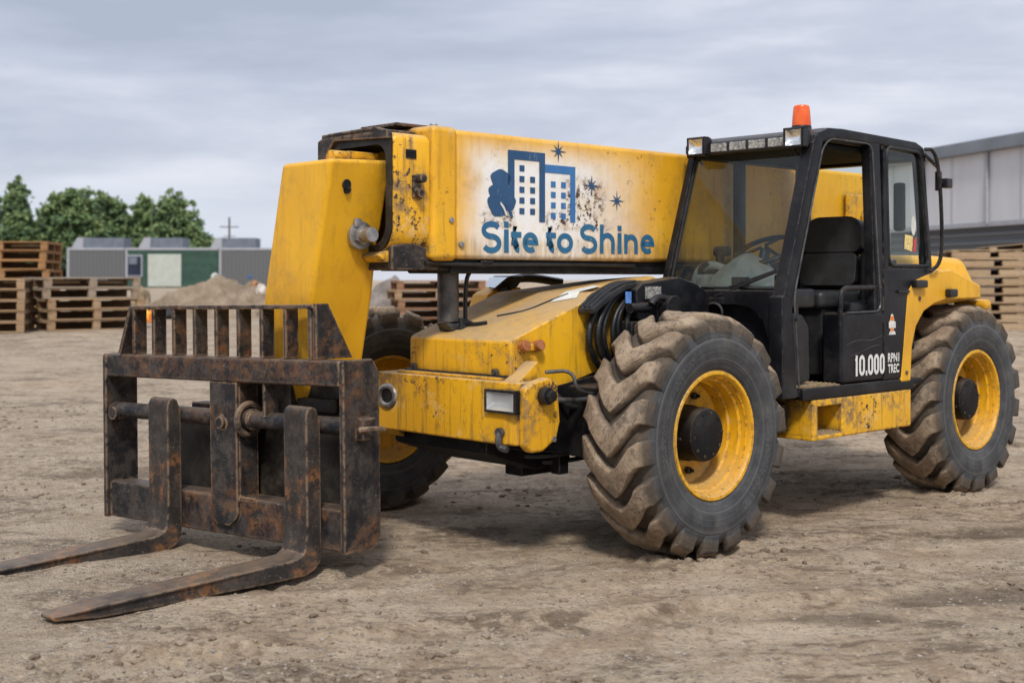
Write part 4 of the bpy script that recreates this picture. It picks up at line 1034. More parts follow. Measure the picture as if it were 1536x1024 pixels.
# ================================================================== SETTING
# ---- ground: one graded sheet to the horizon
def graded(lo, hi, step, far, grow=1.18):
    a = []; x = lo
    while x <= hi: a.append(x); x += step
    s = step; x = a[-1]
    while x < far: s *= grow; x += s; a.append(x)
    s = step; x = a[0]; pre = []
    while x > -far: s *= grow; x -= s; pre.append(x)
    return pre[::-1] + a
XS = graded(-4.6, 5.6, .034, 700); YS = graded(4.2, 12.5, .034, 700)
WHEELS = [((ORG + u * Vector((-sn, -cs, 0)) + v * Vector((cs, -sn, 0)))) for u, v in ((0, .968), (-3.2, .968), (.42, -1.52), (-3.2, -1.52))]
def gdisp(x, y):
    berm = 0.0
    for w_ in WHEELS:
        dx, dy = x - w_.x, y - w_.y
        if dx * dx + dy * dy < .6:
            du, dv = abs(-sn * dx - cs * dy), abs(cs * dx - sn * dy)
            berm += (.034 * math.exp(-((du - .33) / .09) ** 2) * (1 if dv < .22 else math.exp(-((dv - .22) / .06) ** 2)) + .022 * math.exp(-((dv - .30) / .055) ** 2) * (1 if du < .25 else math.exp(-((du - .25) / .1) ** 2))) * (1 + .9 * mnoise.noise(Vector((x * 9, y * 9, 1))))
    return berm + gdisp0(x, y)
def gdisp0(x, y):
    fade = 1.0 if y < 13 else max(0.0, 1 - (y - 13) / 60)
    p = Vector((x, y, 0))
    h = mnoise.fractal(Vector((x * .5, y * .8, 3)), 1.0, 2.0, 3) * .022
    t = .94 * x + .34 * y                                        # old wheel tracks, seen almost side-on
    s = -.34 * x + .94 * y + .25 * mnoise.noise(Vector((t * .25, 4, 2)))
    h += .009 * mnoise.noise(Vector((t * .7, s * 4.2, 7))) + .005 * mnoise.noise(Vector((t * 2.2, s * 9, 1)))
    for c0, sl_, wd, dp in ((5.75, .30, .17, .022), (7.05, .30, .17, .018), (10.2, -.06, .25, .02), (12.0, -.06, .25, .02)):
        q_ = y - (c0 + sl_ * x + .12 * mnoise.noise(Vector((x * .5, c0, 0))))
        if abs(q_) < .8:
            k_ = max(0, .6 + mnoise.noise(Vector((x * .6, c0 * 3, 4))))
            h += k_ * (-dp * math.exp(-(q_ / wd) ** 4) + dp * .9 * math.exp(-((abs(q_) - wd * 1.5) / .07) ** 2) + .010 * math.exp(-(q_ / wd) ** 4) * math.sin((x + abs(q_) * .8) * 42))
    rough = max(0, mnoise.noise(Vector((x * .55 + 3, y * .8 + 1, 5))) + .25)
    h += rough * (.017 * mnoise.noise(p * 6) + .012 * mnoise.noise(p * 13))
    h += .004 * mnoise.noise(p * 11) + .0045 * mnoise.noise(p * 22)
    # the ground stays level where the tyres and forks bear
    return h * fade - .004
me = bpy.data.meshes.new('ground'); nx, ny = len(XS), len(YS)
vs = [(x, y, gz(x, y) + gdisp(x, y)) for y in YS for x in XS]
fs = [(j * nx + i, j * nx + i + 1, (j + 1) * nx + i + 1, (j + 1) * nx + i) for j in range(ny - 1) for i in range(nx - 1)]
me.from_pydata(vs, [], fs); me.polygons.foreach_set('use_smooth', [True] * len(me.polygons))
def ground_mat():
    g = G('yard_dirt')
    x, y, z = g.sep(g.co())
    big = g.noise(.55, 6, .6); med = g.noise(2.2, 8, .66); strk = g.noise(1.3, 8, .7, vec=g.map((1, 2.0, 1)), dist=.8)
    fine = g.noise(38, 8, .72); grit = g.noise(120, 3, .6)
    col = g.mix(g.step(med, .32, .68), (.372, .276, .186), (.55, .437, .316))
    col = g.mix(g.mul(g.step(strk, .51, .62), .85), col, (.18, .132, .09))
    col = g.mix(g.mul(g.step(strk, .46, .34), .7), col, (.60, .485, .36))
    damp = g.mul(g.step(g.noise(.8, 6, .62, vec=g.map((1, 1.8, 1), loc=(2.2, .9, 0))), .55, .68), g.step(g.noise(5, 6, .7), .35, .6))
    col = g.mix(g.mul(damp, .5), col, (.14, .10, .064))
    grav = g.step(g.ma('ADD', big, g.mul(g.step(x, -1.2, -2.6), .2)), .46, .66)
    pv = g.voro(75, out='Color'); ps = g.sep(pv)[0]
    col = g.mix(g.mul(grav, g.step(ps, .35, .9), .55), col, g.mix(ps, (.17, .14, .11), (.50, .44, .37)))
    col = g.mix(g.mul(g.step(fine, .52, .62), .45), col, (.15, .105, .066))
    mid = g.noise(13, 8, .7)
    col = g.mix(g.mul(g.step(mid, .52, .62), g.step(g.noise(1.6, 5), .40, .62), .65), col, (.145, .100, .062))
    col = g.mix(g.mul(g.step(mid, .48, .38), .6), col, (.60, .475, .335))
    def spot(cx, cy, rot, a, b):
        m = g.n('ShaderNodeMapping', vector_type='TEXTURE'); g.put(m.inputs[0], g.co()); m.inputs['Location'].default_value = (cx, cy, 0); m.inputs['Rotation'].default_value = (0, 0, R(rot)); m.inputs['Scale'].default_value = (a, b, 60)
        l = g.n('ShaderNodeVectorMath', operation='LENGTH'); g.put(l.inputs[0], m.outputs[0])
        return g.step(g.ma('ADD', l.outputs['Value'], g.ma('MULTIPLY', g.ma('SUBTRACT', g.noise(3, 6, .7), .5), 1.6)), 1.0, .45)
    sp = g.ma('MAXIMUM', g.ma('MAXIMUM', spot(2.5, 6.5, 22, 1.1, .26), spot(1.5, 5.95, 5, .5, .13)), g.ma('MAXIMUM', spot(-3.0, 10.6, 4, 1.1, .30), spot(3.2, 8.0, 20, .9, .25)))
    col = g.mix(g.mul(sp, .6), col, (.105, .074, .048))
    col = g.mix(g.mul(g.step(grit, .62, .72), .4), col, (.48, .41, .33))
    # clods, grit and gravel for the bump height
    pv2 = g.voro(26, feature='F1'); clod = g.step(pv2, .42, .1)
    h = g.ma('ADD', g.ma('ADD', g.mul(fine, .8), g.mul(grit, .22)), g.ma('ADD', g.mul(clod, g.step(med, .4, .65), .45), g.mul(g.voro(75), grav, -.5)))
    return g.bsdf(col, g.step(damp, 0, 1, .95, .8), 0, .18, g.bump(g.ma('ADD', h, g.mul(g.noise(13, 8, .7), 1.3)), 1.0, .03))
me.materials.append(ground_mat())
GR = bpy.data.objects.new('ground', me); COL.objects.link(GR); tag(GR, kind='structure')

# ---- stones and clods strewn over the ground
def stone_tb(seed, rnd):
    tb = bmesh.new(); bmesh.ops.create_icosphere(tb, subdivisions=1, radius=1)
    sx, sy, sz_ = 1 + .35 * rnd.random(), .75 + .3 * rnd.random(), .45 + .25 * rnd.random()
    for v in tb.verts:
        k = 1 + .28 * mnoise.noise(v.co * 1.3 + Vector((seed, seed * 2, 0)))
        v.co = Vector((v.co.x * sx * k, v.co.y * sy * k, v.co.z * sz_ * k))
    return tb
rnd = random.Random(5)
protos = []
for i in range(10):
    tb = stone_tb(i * 3.7, rnd); protos.append(([v.co.copy() for v in tb.verts], [[v.index for v in f.verts] for f in tb.faces])); tb.free()
def scatter(n, szfn, pos, name, mat, label):
    V, Fc = [], []
    for _ in range(n):
        x, y = pos(); s = szfn(); pv, pf = protos[rnd.randrange(10)]
        a = rnd.random() * 2 * PI; c, d = math.cos(a) * s, math.sin(a) * s
        zz = gz(x, y) + gdisp(x, y) + s * .15; b = len(V)
        V += [(x + p.x * c - p.y * d, y + p.x * d + p.y * c, zz + p.z * s) for p in pv]
        Fc += [[b + i for i in f] for f in pf]
    m_ = bpy.data.meshes.new(name); m_.from_pydata(V, [], Fc); m_.materials.append(mat)
    o = bpy.data.objects.new(name, m_); COL.objects.link(o); tag(o, label, name, kind='stuff'); return o
def stone_mat(name, a, b):
    g = G(name); r = g.n('ShaderNodeNewGeometry').outputs['Random Per Island']
    return g.bsdf(g.mix(g.mul(g.noise(30, 4), .5), g.mix(r, a, b), (.2, .155, .115)), .9, 0, .2, g.bump(g.noise(60, 4), .4, .004))
def pos_near():
    while True:
        y = 4.9 + 7.5 * rnd.random() ** 1.5; x = (rnd.random() * 2 - 1) * .44 * y
        if mnoise.noise(Vector((x * .8, y * .8, 11))) + (.35 if x < -.5 else 0) + rnd.random() * .9 > .25: return x, y
scatter(8500, lambda: .0025 + .0085 * rnd.random() ** 3.2, pos_near, 'gravel', stone_mat('gravel_stone', (.17, .155, .14), (.42, .385, .34)), 'small grey and tan stones scattered over the dirt')
def pos_clod():
    while True:
        y = 5.0 + 11 * rnd.random() ** 1.4; x = (rnd.random() * 2 - 1) * .44 * y
        if mnoise.noise(Vector((x * .5 + 9, y * .9, 2))) + rnd.random() * .35 > .22: return x, y
scatter(3800, lambda: .004 + .024 * rnd.random() ** 3.5, pos_clod, 'dirt_clods', stone_mat('dirt_clod', (.13, .098, .07), (.30, .235, .175)), 'brown crumbs and clods of dried mud on the yard')

# ---- pallets
M['wood'] = wood_mat('pallet_wood', (.34, .225, .125), (.46, .32, .19), .3)
M['wood_grey'] = wood_mat('weathered_wood', (.28, .215, .155), (.40, .33, .25), .55)
M['wood_orange'] = wood_mat('orange_wood', (.33, .165, .065), (.46, .245, .10), .12)
M['wood_light'] = wood_mat('tan_wood', (.38, .27, .165), (.50, .375, .24), .25)
M['wood_shaded'] = wood_mat('shaded_wood', (.09, .055, .03), (.14, .09, .05), .1)  # wood darkened in colour to stand for shade inside the stacks
M['wood_red'] = wood_mat('reddish_wood', (.24, .12, .07), (.36, .20, .12), .1)
def pallet_proto(L_, D_, H_, mat, nb=7, solid=False):
    root = empty('pallet', (0, 0, 0))
    t = H_ * .13; rp = random.Random(L_ * 10)
    m1 = MB()
    for k in range(nb):
        y = -D_ / 2 + (k + .5) * D_ / nb; j = rp.uniform(-.012, .012)
        m1.box((-L_ / 2 + j, y - D_ / nb * .41, H_ - t), (L_ / 2 + j, y + D_ / nb * .41, H_), .004, 1)
    for x in (-L_ / 2 + .07, 0, L_ / 2 - .07): m1.box((x - .07, -D_ / 2, H_ - 2 * t), (x + .07, D_ / 2, H_ - t - .001), .004, 1)
    m1.build('deck', M[mat], root, wn=False)
    for y in (-D_ / 2 + .06, 0, D_ / 2 - .06):
        m2 = MB(); m2.box((-L_ / 2, y - .06, 0), (L_ / 2, y + .06, t), .004, 1); m2.build('base_board', M[mat], root, wn=False)
        if y == 0:
            m3 = MB(); m3.box((-L_ / 2 + .01, -.05, t + .001), (L_ / 2 - .01, .05, H_ - 2 * t - .001), .006, 1); m3.build('stringer', M['wood_shaded'], root, wn=False); continue  # solid dark middle board, added so the openings look shaded
        hw = L_ * .145 if solid else .074
        for x in (-L_ / 2 + hw + .001, 0, L_ / 2 - hw - .001):
            m3 = MB(); m3.box((x - hw, y - .055, t + .001), (x + hw, y + .055, H_ - 2 * t - .001), .006, 1); m3.build('block', M[mat], root, wn=False)
    return root
ORD = ['bottom one'] + [w_ + ' up' for w_ in ('second', 'third', 'fourth', 'fifth', 'sixth', 'seventh', 'eighth', 'ninth', 'tenth')]
def stack(x, y, rz, n, dims, mats, lab, grp, jit=.05, shifts=None, z0=None, skip=0):
    protos_ = {}; z = (gz(x, y) if z0 is None else z0) - .02
    for k in range(n):
        mt = mats[k] if isinstance(mats, list) else mats
        if mt not in protos_: protos_[mt] = o = pallet_proto(*dims[:3], mt, 7, len(dims) > 3)
        else: o = copy_tree(protos_[mt])
        dx, dy = (shifts[k] if shifts else (random.uniform(-jit, jit), random.uniform(-jit, jit)))
        o.location = (x + dx, y + dy, z); o.rotation_euler = (0, 0, rz + random.uniform(-1, 1) * jit * .6)
        pos = 'topmost' if k == n - 1 else ORD[k]
        tag(o, f'{lab[0]} pallet, {pos} of the {lab[1]}', 'pallet', grp); z += dims[2]
def at(px, Y): return (px - 768) / 1900 * Y
b36 = R(37)
stack(at(127, 26.3), 26.3, b36, 5, (1.95, 1.55, .215), ['wood', 'wood', 'wood', 'wood_grey', 'wood_grey'], ('rough', 'low stack left of the dirt pile'), 'pallets in the low front stack at left', .02,
      [(0, 0), (.02, .01), (0, 0), (-.08, -.02), (-.07, .0)])
stack(at(12, 28.2), 28.2, R(8), 9, (2.0, 1.5, .205), 'wood_orange', ('orange-brown', 'tall stack behind the low one at far left'), 'pallets in the tall stack at far left', .04)
stack(at(0, 25.2), 25.2, R(14), 5, (1.1, 1.3, .21), 'wood', ('brown', 'short stack cut by the left frame edge'), 'pallets at the left frame edge', .03)
stack(at(655, 27.5), 27.5, R(12), 5, (1.9, 1.4, .20), ['wood_red', 'wood_red', 'wood_red', 'wood', 'wood_red'], ('reddish', 'stack seen in the gap below the boom'), 'pallets behind the machine under the boom', .06)
stack(at(1515, 26.5), 26.5, R(-6), 9, (2.6, 1.5, .182, True), 'wood_light', ('tan', 'wide stack by the warehouse at right'), 'pallets in the wide stack at right', .05)
o = pallet_proto(1.5, 1.3, .12, 'wood_light', 8); o.location = (at(1530, 26.4), 26.4, gz(0, 26.4) + 9 * .182 - .01); o.rotation_euler = (0, R(-5), R(-8)); tag(o, 'thin loose slatted pallet lying tilted on the wide right stack', 'pallet')

# ---- site cabins
def ribbed(name, c, k=24, d=.3):
    g = G(name); x, y, z = g.sep(g.co())
    rib = g.step(g.ma('SINE', g.mul(x, float(k))), -.6, .6)
    col = g.mix(g.mul(rib, d), c, tuple(v * .6 for v in c))
    col = g.mix(g.mul(g.step(g.noise(2, 6, .7, vec=g.map((5, 5, .6))), .5, .75), .3), col, (.16, .14, .12))
    return g.bsdf(col, .6, .1, .4, g.bump(rib, .5, .05))
M['cabin_grey'] = ribbed('grey_cabin_sheet', (.125, .13, .135)); M['cabin_green'] = simple_mat('green_cabin_paint', (.018, .062, .042), .55, 0, .25, 2, .1, .1)
M['cabin_trim'] = simple_mat('pale_grey_trim', (.33, .34, .37), .5, 0, .1); M['cabin_roof'] = simple_mat('blue_grey_roof', (.13, .15, .185), .55, 0, .15, 2)
M['pale_panel'] = simple_mat('pale_panel', (.42, .45, .40), .6, 0, .08, 2); M['dark_glass'] = simple_mat('dark_window', (.012, .02, .045), .08, 0, .4, 1, 0)
M['cabin_side'] = ribbed('brown_cabin_side', (.16, .14, .11), 30)
CY = 85.0
def cabin(px0, px1, mat, label, unit, extra=None):
    x0, x1 = at(px0, CY), at(px1, CY); zb = gz(0, CY) - .05; h = 2.68; cx = (x0 + x1) / 2
    root = empty('site_cabin', (cx, CY, zb)); tag(root, label, 'site cabin', 'row of site cabins'); w = (x1 - x0) / 2 - .02
    m = MB(); m.box((-w, 0, 0), (w, 2.6, h), .02); m.build('walls', M[mat], root)
    m = MB(); m.box((-w, -.05, h - .12), (w, 2.65, h + .04), .02); m.box((-w, -.04, 0), (-w + .16, .1, h - .13), .02); m.build('frame', M['cabin_trim'], root)
    u0, u1 = (at(unit[0], CY) - cx, at(unit[1], CY) - cx)
    m = MB(); m.prism([(u0 + .1, h + .045), (u1, h + .045), (u1, h + .72), (u0 + .85, h + .72), (u0 + .45, h + .55)], 'y', .4, 2.2, .02); ru = m.build('roof_unit', M['cabin_roof'], root)
    m = MB(); m.hull8([(u0 + .0, .36, h + .05), (u0 + .8, .36, h + .05), (u0 + .8, 2.2, h + .05), (u0, 2.2, h + .05), (u0 + .40, .36, h + .74), (u0 + .82, .36, h + .76), (u0 + .82, 2.2, h + .76), (u0 + .4, 2.2, h + .74)], .02); m.build('roof_unit_end', M['cabin_trim'], ru)
    return root, cx, h
c1, _, _ = cabin(100, 187.5, 'cabin_grey', 'grey ribbed site cabin with pale corner post, leftmost of the row', (104, 183))
m = MB(); m.hull8([(-2.0, 0.1, 0), (-1.98, 0.1, 0), (-2.2, 6.5, 0), (-2.9, 6.5, 0), (-2.0, .1, 2.3), (-1.98, .1, 2.3), (-2.2, 6.5, 2.0), (-2.9, 6.5, 2.0)], .02); m.build('end_wall', M['cabin_side'], c1)
c2, cx2, h2 = cabin(187.5, 328, 'cabin_green', 'dark green site cabin with a window and a pale door panel', (205, 272))
def on2(px): return at(px, CY) - cx2
m = MB(); m.box((on2(190), -.06, .78), (on2(214), -.01, 2.25), .02); wf = m.build('window_frame', M['cabin_trim'], c2)
m = MB(); m.box((on2(192), -.09, .88), (on2(212), -.065, 2.15), .01); m.build('pane', M['dark_glass'], wf)
m = MB(); m.box((on2(193.5), -.11, 1.62), (on2(206), -.095, 2.1), .01); m.build('blind', M['cabin_roof'], wf)
m = MB(); m.box((on2(222), -.06, .12), (on2(272), -.01, 2.30), .03); m.build('door', M['pale_panel'], c2)
cabin(328, 470, 'cabin_grey', 'grey ribbed site cabin at the right end of the row, behind the boom nose', (313, 381))

# ---- warehouse
def wall_mat():
    g = G('white_cladding'); x, y, z = g.sep(g.co())
    rib = g.step(g.ma('SINE', g.mul(x, 3.5)), .93, .99); fine = g.step(g.ma('SINE', g.mul(x, 42.0)), -.2, .7)
    col = g.mix(g.mul(rib, .45), (.58, .585, .605), (.36, .365, .38)); col = g.mix(g.mul(fine, .05), col, (.3, .3, .32))
    col = g.mix(g.mul(g.step(g.noise(.7, 6, .65, vec=g.map((2, 2, .3))), .4, .75), .3), col, (.38, .375, .37))
    return g.bsdf(col, .5, .1, .4, g.bump(rib, .6, .05))
def louvre_mat():
    g = G('grey_louvre'); z = g.sep(g.co())[2]
    s_ = g.step(g.ma('SINE', g.mul(z, 22.0)), -.5, .7)
    return g.bsdf(g.mix(s_, (.085, .092, .10), (.14, .15, .16)), .6, .1, .4, g.bump(s_, .8, .06))
wx0, wy0 = at(1330, 46.4), 46.4; wx1, wy1 = at(1700, 34.5), 34.5
wl = math.hypot(wx1 - wx0, wy1 - wy0)
WH = empty('warehouse', (wx0, wy0, gz(0, 44) - .3), math.atan2(wy1 - wy0, wx1 - wx0)); tag(WH, 'long white clad warehouse with grey roof edge and louvred lower wall', 'warehouse')
zt = lambda py, Y: 1.6 + (420 - py) / 1900 * Y - (gz(0, 44) - .3)
H1, H2 = zt(336, 41), zt(216, 41.2)
m = MB(); m.box((0, 0, H1), (wl, 14, H2 - .3), .01); m.build('upper_cladding', wall_mat(), WH)
m = MB(); m.box((0, .12, 0), (wl, 13.8, H1 - .004), .01); m.build('louvred_wall', louvre_mat(), WH)
m = MB(); m.box((-.3, -.25, H2 - .32), (wl + .3, 14.3, H2 + .10), .03); m.build('roof', simple_mat('grey_fascia', (.17, .19, .215), .55, 0, .12, 1), WH)
m = MB()
for k in range(1, int(wl / 3.6) + 1): m.cyl((k * 3.6 - 1.2, -.06, H1), (k * 3.6 - 1.2, -.06, H2 - .33), .06, seg=10)
m.build('downpipe', M['cabin_trim'], WH); m = MB(); m.box((0, -.05, H1 - .1), (wl, .0, H1 + .06), .01); m.build('flashing', M['cabin_trim'], WH)

# ---- trees
def leaf_mat(name, c):
    g = G(name); r = g.n('ShaderNodeNewGeometry').outputs['Random Per Island']
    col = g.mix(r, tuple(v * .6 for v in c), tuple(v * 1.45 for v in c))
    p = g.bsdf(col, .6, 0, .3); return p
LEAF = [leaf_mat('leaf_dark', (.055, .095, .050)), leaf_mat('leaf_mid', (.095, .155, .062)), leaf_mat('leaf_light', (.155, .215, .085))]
M['bark'] = simple_mat('bark', (.09, .07, .055), .9, 0, .3, 3, .6)
def tree(px, Y, top_py, blobs, n, label, seed, leaf=.20, trunk=True):
    n = int(n * 1.7)
    rt = random.Random(seed); x = at(px, Y); zb = gz(x, Y); s = Y / 1900
    root = empty('tree', (x, Y, zb)); tag(root, label, 'tree', 'trees behind the site cabins')
    V, Fc, mi = [], [], []
    tot = sum(b[2] * b[3] for b in blobs)
    limbs = []
    for (bx, by, rx, rz) in blobs:                               # offsets in metres from trunk base
        limbs.append((bx, by, rx)); cnt = int(n * rx * rz / tot)
        clumps = [(rt.gauss(0, .55), rt.gauss(0, .5), rt.gauss(0, .55)) for _ in range(max(8, cnt // 38))]
        for _ in range(cnt):
            c = rt.choice(clumps)
            q = Vector((c[0] + rt.gauss(0, .19), c[1] + rt.gauss(0, .19), c[2] + rt.gauss(0, .18)))
            if q.length > 1.5: q *= 1.3 / q.length
            p = Vector((bx + q.x * rx, q.y * rx, by + q.z * rz))
            a = Vector((rt.gauss(0, 1), rt.gauss(0, 1), rt.gauss(0, 1))).normalized(); b = a.orthogonal().normalized(); k = leaf * rt.uniform(.6, 1.3); i = len(V)
            V += [p + a * k, p + b * k * .6, p - a * k, p - b * k * .6]; Fc.append((i, i + 1, i + 2, i + 3))
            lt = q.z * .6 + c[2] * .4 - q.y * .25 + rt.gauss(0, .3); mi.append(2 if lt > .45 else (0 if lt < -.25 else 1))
    me_ = bpy.data.meshes.new('crown'); me_.from_pydata(V, [], Fc)
    for m_ in LEAF: me_.materials.append(m_)
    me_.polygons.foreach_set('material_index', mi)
    o = bpy.data.objects.new('crown', me_); COL.objects.link(o); o.parent = root
    m_ = MB(); H_ = max(b[1] for b in blobs)
    m_.tube([(0, 0, -.2), (.1, 0, H_ * .4), (0, .1, H_ * .95)], .13 + H_ * .012, 8, 1)
    for bx, by, rx in limbs: m_.tube([(0, 0, by * .45), (bx * .5, 0, by * .75), (bx, 0, by)], .07, 6, 1)
    m_.build('trunk', M['bark'], root, wn=False); return root
TY = 112.0; k_ = TY / 1900     # 0.059 m per pixel
tree(24, TY, 273, [(0, 8.6, .65, .7), (.1, 7.6, 1.0, .9), (-.5, 6.6, 1.1, 1.0), (.6, 6.2, 1.0, 1.0), (.1, 5.0, 1.7, 1.1), (-1.0, 3.8, 1.5, 1.1), (1.2, 3.6, 1.4, 1.1), (0, 2.6, 2.2, 1.0)], 6500, 'cone-shaped dark green tree at the left end of the treeline', 1)
tree(110, TY, 277, [(.1, 8.0, 1.1, .8), (-.9, 7.2, 1.0, .9), (.9, 7.2, 1.0, .9), (-1.6, 6.0, 1.2, 1.1), (.2, 6.0, 1.5, 1.1), (1.6, 5.8, 1.0, 1.0), (-2.0, 4.4, 1.3, 1.1), (.0, 4.5, 1.8, 1.2), (1.6, 4.4, 1.2, 1.1), (-1.6, 3.0, 1.6, 1.1), (.6, 2.8, 2.0, 1.1)], 7500, 'broad green tree with its crown above the leftmost grey cabin', 2)
tree(160, TY + 3, 288, [(-.2, 7.5, 1.1, .8), (.7, 6.7, 1.0, .9), (-.8, 6.1, 1.1, 1.0), (1.1, 5.3, 1.1, 1.0), (0, 4.7, 1.6, 1.1), (1.7, 3.8, 1.1, 1.1), (-.3, 3.2, 1.8, 1.1), (1.3, 2.4, 1.5, 1.0)], 6000, 'rounded green tree between the broad one and the light-leaved one', 3)
tree(216, TY + 2, 293, [(.0, 7.0, .8, .8), (-.5, 6.0, .9, .9), (.5, 5.6, 1.0, .9), (-.6, 4.5, 1.2, 1.0), (.5, 3.7, 1.3, 1.1), (-.5, 2.6, 1.5, 1.0)], 4200, 'slim light-leaved tree above the window of the green cabin', 4)
tree(262, TY, 288, [(-.2, 7.4, .85, .8), (.4, 6.6, 1.1, .9), (-.8, 6.1, 1.0, 1.0), (1.1, 5.6, 1.1, 1.0), (-.2, 5.0, 1.4, 1.0), (1.7, 4.5, 1.1, 1.0), (-1.0, 3.9, 1.4, 1.1), (.6, 3.5, 1.7, 1.1), (2.2, 3.2, 1.1, 1.0), (.2, 2.3, 2.3, .9)], 6500, 'bushy tree above the right half of the green cabin', 5)
tree(322, TY + 6, 352, [(0, 3.2, .9, .7), (-.7, 2.4, 1.0, .8), (.8, 2.3, .9, .7)], 1600, 'low bush showing over the cabin roofs left of the utility pole', 6, .25)
tree(371, TY + 8, 352, [(0, 3.5, .75, .6), (.3, 2.6, .8, .7)], 900, 'small round tree right of the utility pole', 7, .22)
UP = empty('utility_pole', (at(344, 125), 125, gz(0, 125))); tag(UP, 'wooden utility pole with crossarms above the cabin roofs', 'utility pole')
m = MB(); m.cyl((0, 0, -.2), (0, 0, 6.6), .13, .09, 10); m.build('pole', simple_mat('pole_wood', (.13, .09, .075), .9), UP)
m = MB(); m.box((-.95, -.05, 5.60), (.95, .05, 5.69), .01); m.box((-.55, -.05, 4.7), (.55, .05, 4.77), .01); m.build('crossarm', simple_mat('arm_wood', (.12, .09, .08), .9), UP)
m = MB()
for x in (-.75, -.4, .4, .75): m.cyl((x, 0, 5.69), (x, 0, 5.80), .03, seg=8)
m.build('insulators', M['cabin_trim'], UP)

# ---- low scrub closing the view under the tree crowns
def scrub(px0, px1, Y, h, n, seed):
    rt = random.Random(seed); V, Fc, mi = [], [], []
    for _ in range(n):
        px = rt.uniform(px0, px1); x = at(px, Y); z = gz(0, Y) + rt.random() ** 1.3 * h * (.75 + .35 * mnoise.noise(Vector((x * .35, 0, seed))))
        p = Vector((x, Y + rt.gauss(0, 1.2), z)); a = Vector((rt.gauss(0, 1), rt.gauss(0, 1), rt.gauss(0, 1))).normalized(); b = a.orthogonal(); k = rt.uniform(.15, .35); i = len(V)
        V += [p + a * k, p + b * k * .6, p - a * k, p - b * k * .6]; Fc.append((i, i + 1, i + 2, i + 3)); mi.append(0 if rt.random() < .6 else 1)
    me_ = bpy.data.meshes.new('scrub'); me_.from_pydata(V, [], Fc)
    for m_ in LEAF: me_.materials.append(m_)
    me_.polygons.foreach_set('material_index', mi)
    o = bpy.data.objects.new('scrub', me_); COL.objects.link(o); tag(o, 'dark green undergrowth along the foot of the treeline', 'undergrowth', kind='stuff')
scrub(-160, 400, 116, 3.4, 14000, 3)

# ---- dirt pile, rubble and litter
def pile_mat(name, a, b):
    g = G(name)
    col = g.mix(g.step(g.noise(2.2, 8, .7), .35, .66), a, b); col = g.mix(g.mul(g.step(g.noise(9, 6, .7), .52, .7), .6), col, tuple(v * .45 for v in a))
    return g.bsdf(col, .95, 0, .1, g.bump(g.noise(8, 8, .75), 1.0, .12))
def heap(name, px, Y, w, d, h, seed, mat, label, cat, peaks):
    x0 = at(px, Y); n = 64; V, Fc = [], []
    for j in range(n + 1):
        for i in range(n + 1):
            x, y = (i / n * 2 - 1) * w, (j / n * 2 - 1) * d
            z = 0.0
            for (ax, ay, ah, aw) in peaks: z = max(z, ah * max(0, 1 - math.hypot((x / w - ax) / aw, (y / d - ay) / aw)) ** .85)
            p = Vector((x * 1.1, y * 1.1, seed)); e = min(1, z * 2.5)
            z = z * h + e * (mnoise.fractal(p * 1.1, 1, 2, 4) * .16 + .085 * mnoise.noise(p * 4) + .05 * mnoise.noise(p * 9))
            V.append((x, y, z - .06))
    for j in range(n):
        for i in range(n): a = j * (n + 1) + i; Fc.append((a, a + 1, a + n + 2, a + n + 1))
    me_ = bpy.data.meshes.new(name); me_.from_pydata(V, [], Fc); me_.materials.append(mat)
    o = bpy.data.objects.new(name, me_); COL.objects.link(o); o.location = (x0, Y, gz(x0, Y)); tag(o, label, cat); return o
heap('dirt_pile', 330, 33, 2.9, 2.0, 1.16, 3, pile_mat('excavated_dirt', (.27, .205, .14), (.44, .345, .25)), 'heap of grey-brown excavated dirt in front of the green cabin', 'dirt pile', [(-.02, 0, 1.0, .75), (-.28, -.1, .74, .6), (.3, .05, .86, .6), (-.55, -.1, .4, .45), (.6, -.2, .6, .4)])
heap('rubble_pile', 605, 36, 2.6, 1.6, 1.0, 9, pile_mat('rubble', (.19, .165, .145), (.36, .31, .27)), 'grey rubble heap seen between the boom nose and the lift cylinder', 'rubble pile', [(-.1, 0, 1.0, .7), (.4, 0, .7, .6), (-.6, 0, .7, .5)])
def lump(name, px, Y, py, sx, sy, sz_, mat, label, cat, seed, bits=1):
    tb_ = MB(); x = at(px, Y); z = 1.6 - (py - 420) / 1900 * Y
    tb = bmesh.new(); bmesh.ops.create_icosphere(tb, subdivisions=4, radius=1)
    for v in tb.verts: v.co *= 1 + .28 * mnoise.noise(v.co * 1.8 + Vector((seed, 0, 0))) + .10 * mnoise.noise(v.co * 5 + Vector((0, seed, 0)))
    for v in tb.verts: v.co = Vector((v.co.x * sx, v.co.y * sy, max(v.co.z, -.45) * sz_))
    tb_.add(tb); o = tb_.build(name, mat, None, wn=False); o.location = (x, Y, z); tag(o, label, cat); return o
cl = lambda n, c: simple_mat(n, c, .6, 0, .3, 5, .3)
def grd(Y, sz_): return 420 - (gz(0, Y) + sz_ * .42 - 1.6) / Y * 1900
for nm, px, Y, sx, sz_, c, lab, cat, sd in (
        ('rubbish_bag', 216, 29.5, .22, .22, (.85, .42, .03), 'crumpled yellow bag on the ground right of the low pallet stack', 'bag', 1),
        ('rubbish_bag', 232, 29.5, .20, .20, (.80, .22, .03), 'crumpled orange bag next to the yellow one', 'bag', 4),
        ('dark_tarp', 243, 31.5, .42, .20, (.012, .013, .015), 'black tarpaulin bundle lying at the left foot of the dirt pile', 'tarpaulin', 7),
        ('sack', 211, 33, .26, .55, (.26, .19, .11), 'tan sack standing below the green cabin window', 'sack', 2)):
    lump(nm, px, Y, grd(Y, sz_), sx, sx, sz_, cl(nm + '_cloth', c), lab, cat, sd)
